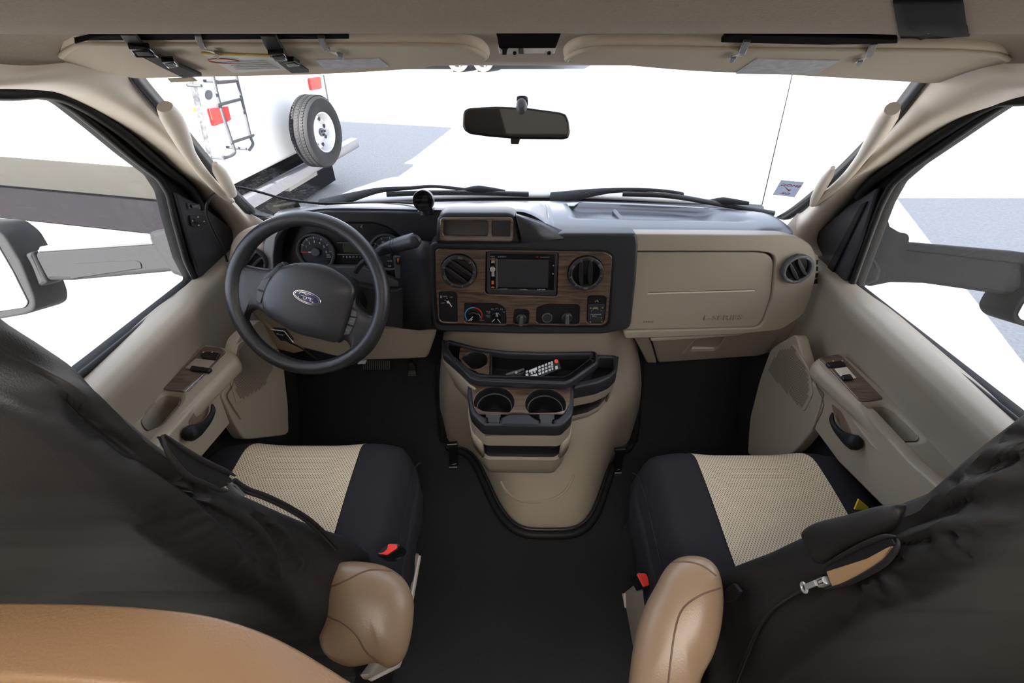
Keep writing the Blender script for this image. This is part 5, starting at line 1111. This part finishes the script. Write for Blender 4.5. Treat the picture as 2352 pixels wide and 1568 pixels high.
# ================================================================ OVERHEAD
VPn = Pl((0, .66, 1.292), X1, (0, -.16, .062))
def visor(out, lab):
    o = thing('sun_visor', lab, 'sun visor', VPn.p3(sum(p[0] for p in out)/len(out), sum(p[1] for p in out)/len(out)), 'front sun visors')
    sm = [(p.x, p.y) for p in cr([(*p, 0) for p in out], 5)]
    psheet('visor_pad', sm, VPn, .015, VISOR, o, .006, 0); return o, sm
lv = [(128, 148), (134, 126), (160, 101), (196, 87), (300, 87), (600, 89), (900, 88), (1020, 90), (1075, 97), (1112, 118), (1124, 138), (1090, 147), (1000, 154), (960, 160), (780, 171), (600, 176), (450, 179), (330, 182), (290, 178), (245, 168), (190, 172), (150, 170)]
rv = [(1294, 135), (1308, 118), (1345, 101), (1420, 94), (1700, 99), (2050, 103), (2200, 106), (2290, 117), (2336, 145), (2340, 165), (2310, 177), (2230, 178), (2185, 188), (2130, 193), (2060, 189), (1800, 174), (1600, 166), (1450, 154), (1415, 151), (1330, 148)]
vl, sml = visor(lv, 'left sun visor with two black straps, folded against the headliner')
vr_, smr = visor(rv, 'right sun visor without straps, folded against the headliner')
def inset(pts, k, dy):
    cx = sum(p[0] for p in pts)/len(pts); cy = sum(p[1] for p in pts)/len(pts); return [(cx+(x-cx)*k, cy+(y-cy)*dy) for x, y in pts]
for o, sm in ((vl, sml), (vr_, smr)):
    tube('visor_piping', [VPn.off(.001).p3(*p) for p in inset(sm, .985, .74) if p[1] < (sum(q[1] for q in sm)/len(sm)-6)], .0035, VISOR, o, 8)
Vn = VPn.off(.002)
def vp(nm, pts, mt, par, h=.002, th=.003, bev=.001): return psheet(nm, pts, VPn, th, mt, par, bev, h)
wl = vp('warning_label', [(464, 125), (634, 132), (678, 160), (536, 168)], mat('label_paper', (.62, .62, .60), .6, var=.06, vscale=60), vl); vp('label_strip', [(462, 125), (632, 131), (636, 133), (468, 127)], mat('label_yellow', (.75, .62, .25), .6), wl, .0032)
e_ = VPn.uv(512, 135); tube('warning_ring', [VPn.at(e_[0]+.019*math.cos(t), e_[1]+.010*math.sin(t), .0025) for t in [2*math.pi*i/28 for i in range(28)]], .0009, mat('print_dark_red', (.38, .08, .08), .5), wl, 6, True)
for i in range(5): vp('label_line', [(520+i*5, 143+i*4.2), (610+i*8, 141+i*4), (611+i*8, 142+i*4), (521+i*5, 144.2+i*4.2)], PAPER, wl, .0034, .0006, 0)
vp('vanity_label', [(724, 139), (868, 136), (892, 155), (746, 160)], PAPER, vl); vp('vanity_label', [(1690, 170), (1742, 136), (1928, 141), (1872, 172)], PAPER, vr_)
CLIPM = mat('clip_bronze', (.10, .085, .075), .35, .6)
for px_, o in (((447, 84), vl), ((730, 88), vl)):
    x, y = px_; c_ = vp('visor_clip', [(x, y), (x+15, y), (x+23, y+24), (x+28, y+29), (x+14, y+30), (x+3, y+12)], CLIPM, o, .006, .004); vp('clip_glint', [(x+22, y+31), (x+40, y+34), (x+55, y+41), (x+42, y+39)], SILV, c_, .005, .002, .0005); vp('clip_foot', [(x+46, y+38), (x+58, y+42), (x+58, y+50), (x+52, y+52), (x+46, y+46)], mat('brass_foot', (.20, .16, .09), .4, .5) if x < 600 else GREYP, c_, .006, .004)
for px_, o in (((1707, 96), vr_), ((1998, 104), vr_)):
    x, y = px_; c_ = vp('visor_clip', [(x, y), (x+17, y), (x+8, y+24), (x+4, y+30), (x-12, y+28)], CLIPM, o, .006, .004); vp('clip_glint', [(x-8, y+30), (x-24, y+34), (x-34, y+41), (x-14, y+36)], SILV, c_, .005, .002, .0005); vp('clip_foot', [(x-28, y+38), (x-16, y+37), (x-20, y+46), (x-28, y+50), (x-33, y+46)], GREYP, c_, .006, .004)
for lab, web, bks in (('left black webbing strap with two buckles around the left sun visor', [(276, 82), (312, 82), (326, 100), (346, 124), (400, 148), (464, 175), (420, 179), (372, 156), (318, 128), (294, 108)], [[(296, 114), (345, 116), (366, 134), (310, 133)], [(372, 145), (400, 144), (412, 155), (386, 158)]]), ('right black webbing strap with two buckles around the left sun visor', [(598, 84), (634, 84), (648, 110), (660, 132), (682, 150), (710, 167), (670, 169), (642, 148), (626, 132), (610, 112)], [[(616, 128), (652, 126), (664, 142), (630, 142)], [(652, 146), (676, 144), (690, 152), (664, 156)]])):
    st_ = thing('webbing_strap', lab, 'strap', VPn.p3(*web[3]), 'straps on the left visor'); vp('webbing', web, RUBBER, st_, .0085, .005, .001)
    for i, b in enumerate(bks):
        k_ = vp('strap_buckle', b, GLOSSB, st_, .015, .008, .002); cx = sum(p[0] for p in b)/4; cy = sum(p[1] for p in b)/4; vp('buckle_slot', [(cx+(x-cx)*.62, cy+(y-cy)*.5) for x, y in b], GREYP if i else RUBBER, k_, .016, .002, .0005)
# visor recess shadows: black sheets drawn for the shade above the visors
for nm, pts in (('visor_recess_shade', [(170, 100), (230, 82), (300, 78), (500, 74), (780, 70), (795, 78), (803, 90), (500, 92), (200, 94)]), ('visor_recess_shade', [(1655, 98), (1665, 86), (1690, 81), (1850, 84), (2060, 92), (2062, 100), (1900, 104)])):
    pl = Pl((0, .625, 1.302), X1, (0, -.45, .30)); k = psheet(nm, pts, pl, .006, VOID, None, .001, 0, 3); tag(k, 'black sheet for the shade in the recess above the left sun visor' if pts[0][0] < 500 else 'black sheet for the shade in the recess above the right sun visor', 'pocket')
# overhead bracket
OB = Pl((0, .61, 1.300), X1, (0, -.55, .6)); ov = thing('overhead_bracket', 'black overhead box with a silver lower bracket between the sun visors', 'bracket', OB.p3(1214, 100))
psheet('bracket_box', [(1137, 70), (1290, 70), (1287, 84), (1277, 112), (1146, 112), (1142, 90)], OB, .03, VOID, ov, .002, .004, 1)
sb_ = psheet('bracket_plate', [(1144, 109), (1279, 109), (1273, 125), (1147, 125)], OB, .02, mat('bracket_zinc', (.80, .81, .83), .4), ov, .002, .002, 1)
psheet('bracket_tab', [(1149, 112), (1168, 112), (1165, 116), (1164, 127), (1153, 127), (1153, 116)], OB, .01, BLACK, sb_, .001, .006); psheet('bracket_gap', [(1190, 110), (1202, 110), (1204, 125), (1191, 125)], OB, .01, GREYP, sb_, .001, .004)
for p in ((1182, 117), (1261, 117)): disc('bolt_hole', OB, OB.uv(*p), .0021, .001, .0035, BLACK, sb_, 0, 16)
tb_, bb_ = [(2060, -22), (2085, -22), (2110, -22), (2150, -22), (2190, -22), (2222, -22)], [(2076, 86), (2100, 84), (2118, 97), (2150, 76), (2192, 73), (2233, 70)]
pr_ = [[headpt(a[0]*(1-k/14)+b[0]*k/14, a[1]*(1-k/14)+b[1]*k/14, .0045) for a, b in zip(tb_, bb_)] for k in range(15)]
pt = grid('black_patch', pr_, VOID, None, .003); tag(pt, 'black cloth patch hanging on the headliner at the top right', 'patch')
ob2 = psheet('parking_tab', [(384, 181), (440, 178), (452, 187), (392, 190)], Pl(aY(420, 184, .87), X1, (0, -.2, 1)), .004, VISOR, None, .001); tag(ob2, 'small tan tab hanging below the left visor at the windscreen top', 'tab')
# rear view mirror
rvm = thing('rear_view_mirror', 'black framed rear view mirror hanging from the windscreen centre', 'mirror', aY(1190, 285, 1.0))
MP = Pl(aY(1186, 284, .985), (1, -.10, -.05), (.02, .22, .97)); mo = [(1062, 262), (1066, 252), (1078, 247), (1140, 244), (1210, 247), (1285, 257), (1300, 262), (1307, 278), (1310, 304), (1306, 317), (1294, 321), (1190, 320), (1120, 314), (1078, 308), (1066, 300), (1061, 290)]
psheet('mirror_housing', mo, MP, .022, BLACK, rvm, .006, 0, 4); psheet('mirror_glass', [(1067, 264), (1072, 254), (1082, 251), (1140, 249), (1210, 252), (1284, 262), (1296, 267), (1302, 282), (1304, 304), (1300, 314), (1290, 316), (1190, 315), (1120, 309), (1082, 304), (1070, 297), (1066, 288)], MP, .003, MIRR, rvm, .0005, .0006, 4)
psheet('dip_lever', [(1172, 316), (1195, 318), (1191, 331), (1173, 331)], MP, .010, BLACK, rvm, .002, -.004, 2)
tube('mirror_stalk', [MP.at(*MP.uv(1198, 262), -.02), aW(1198, 246, -.03), aW(1198, 234, -.006)], [.012, .012, .009], GREYP, rvm, 12, False, 3); psheet('mount_button', [(1186, 229), (1194, 227), (1206, 227), (1213, 230), (1213, 246), (1187, 246)], Pl(aW(1198, 236, -.008), X1, (0, -.7, .7)), .008, BLACK, rvm, .002, 0, 3)
# grab handles
def hpt(px, py, L, off):
    t = (py-190)/300; y = .80+.37*t; p = aY(px, py, y); return p+V((.032-p.x, -.5, -.1)).normalized()*off
for L in (True, False):
    gh = thing('grab_handle', 'pale beige grab handle on the driver side windscreen pillar' if L else 'pale beige grab handle on the passenger side windscreen pillar', 'handle', hpt(430, 350, L, .02) if L else hpt(1970, 350, L, .02), 'pillar grab handles')
    if L: path = [(376, 243), (384, 268), (396, 300), (412, 338), (438, 376), (470, 412), (505, 443), (532, 461)]; stub = [(494, 376), (503, 396), (512, 420), (520, 440)]
    else: path = [(2052, 248), (2045, 272), (2028, 305), (2003, 345), (1968, 390), (1930, 425), (1895, 450), (1876, 468)]; stub = [(1912, 386), (1900, 410), (1888, 440), (1882, 460)]
    rr = [.014, .020, .020, .0175, .0135, .0125, .012, .012, .010, .006]
    if L: rr = [r*.92 for r in rr]
    tube('handle_bar', [hpt(*p, L, .004+.03*math.sin(math.pi*i/(len(path)-1))**.7) for i, p in enumerate(path)], rr, BEIGEL, gh, 14, False, 5, .8)
    tube('handle_foot', [hpt(*p, L, o_) for p, o_ in zip(stub, (-.002, .008, .02, .026))], [.006, .0145, .015, .0135, .010], BEIGEL, gh, 14, False, 4, .8)
# stickers on the windscreen
WP_ = lambda p: aW(*p, -.004)
o_, ux, vy = WP_((1811, 434)), WP_((1834, 436))-WP_((1788, 431)), WP_((1822, 419))-WP_((1800, 449))
SK = Pl(o_, ux, vy); sk = thing('inspection_sticker', 'white square sticker with red lettering at the lower right of the windscreen', 'sticker', o_)
psheet('sticker_sheet', [(1794, 414), (1847, 419), (1825, 453), (1775, 447)], SK, .001, STICK, sk, 0, .0004)
SRED = mat('sticker_red', (.50, .03, .05), .5)
rot_ = 0
text('sticker_text', 'SMOG', SK, SK.uv(1816, 425.5), .0165, SRED, sk, 0, True, -.1, .001, sx=1.05); text('sticker_text', 'OK', SK, SK.uv(1803, 443.5), .0165, SRED, sk, 0, True, -.1, .001)
psheet('check_mark', [(1800, 427), (1812, 436), (1818, 435), (1812, 439.5), (1809, 437)], SK, .0005, SRED, sk, 0, .0011)
o2 = WP_((648, 472)); S3 = Pl(o2, WP_((680, 467))-WP_((620, 477)), WP_((646, 464))-WP_((650, 480))); s3 = thing('service_sticker', 'olive grey rectangular sticker at the lower left of the windscreen', 'sticker', o2)
psheet('sticker_sheet', [(613, 468), (636, 467), (637, 463), (681, 457), (691, 476), (627, 488)], S3, .001, mat('sticker_olive', (.16, .155, .105), .6), s3, 0, .0004); psheet('sticker_strip', [(626, 471), (678, 463), (679, 468), (628, 476)], S3, .0005, PAPER, s3, 0, .0009)
text('sticker_text', '82 0252', S3, S3.uv(657, 477), .012, BLACK, s3, 0, True, 0, .001)
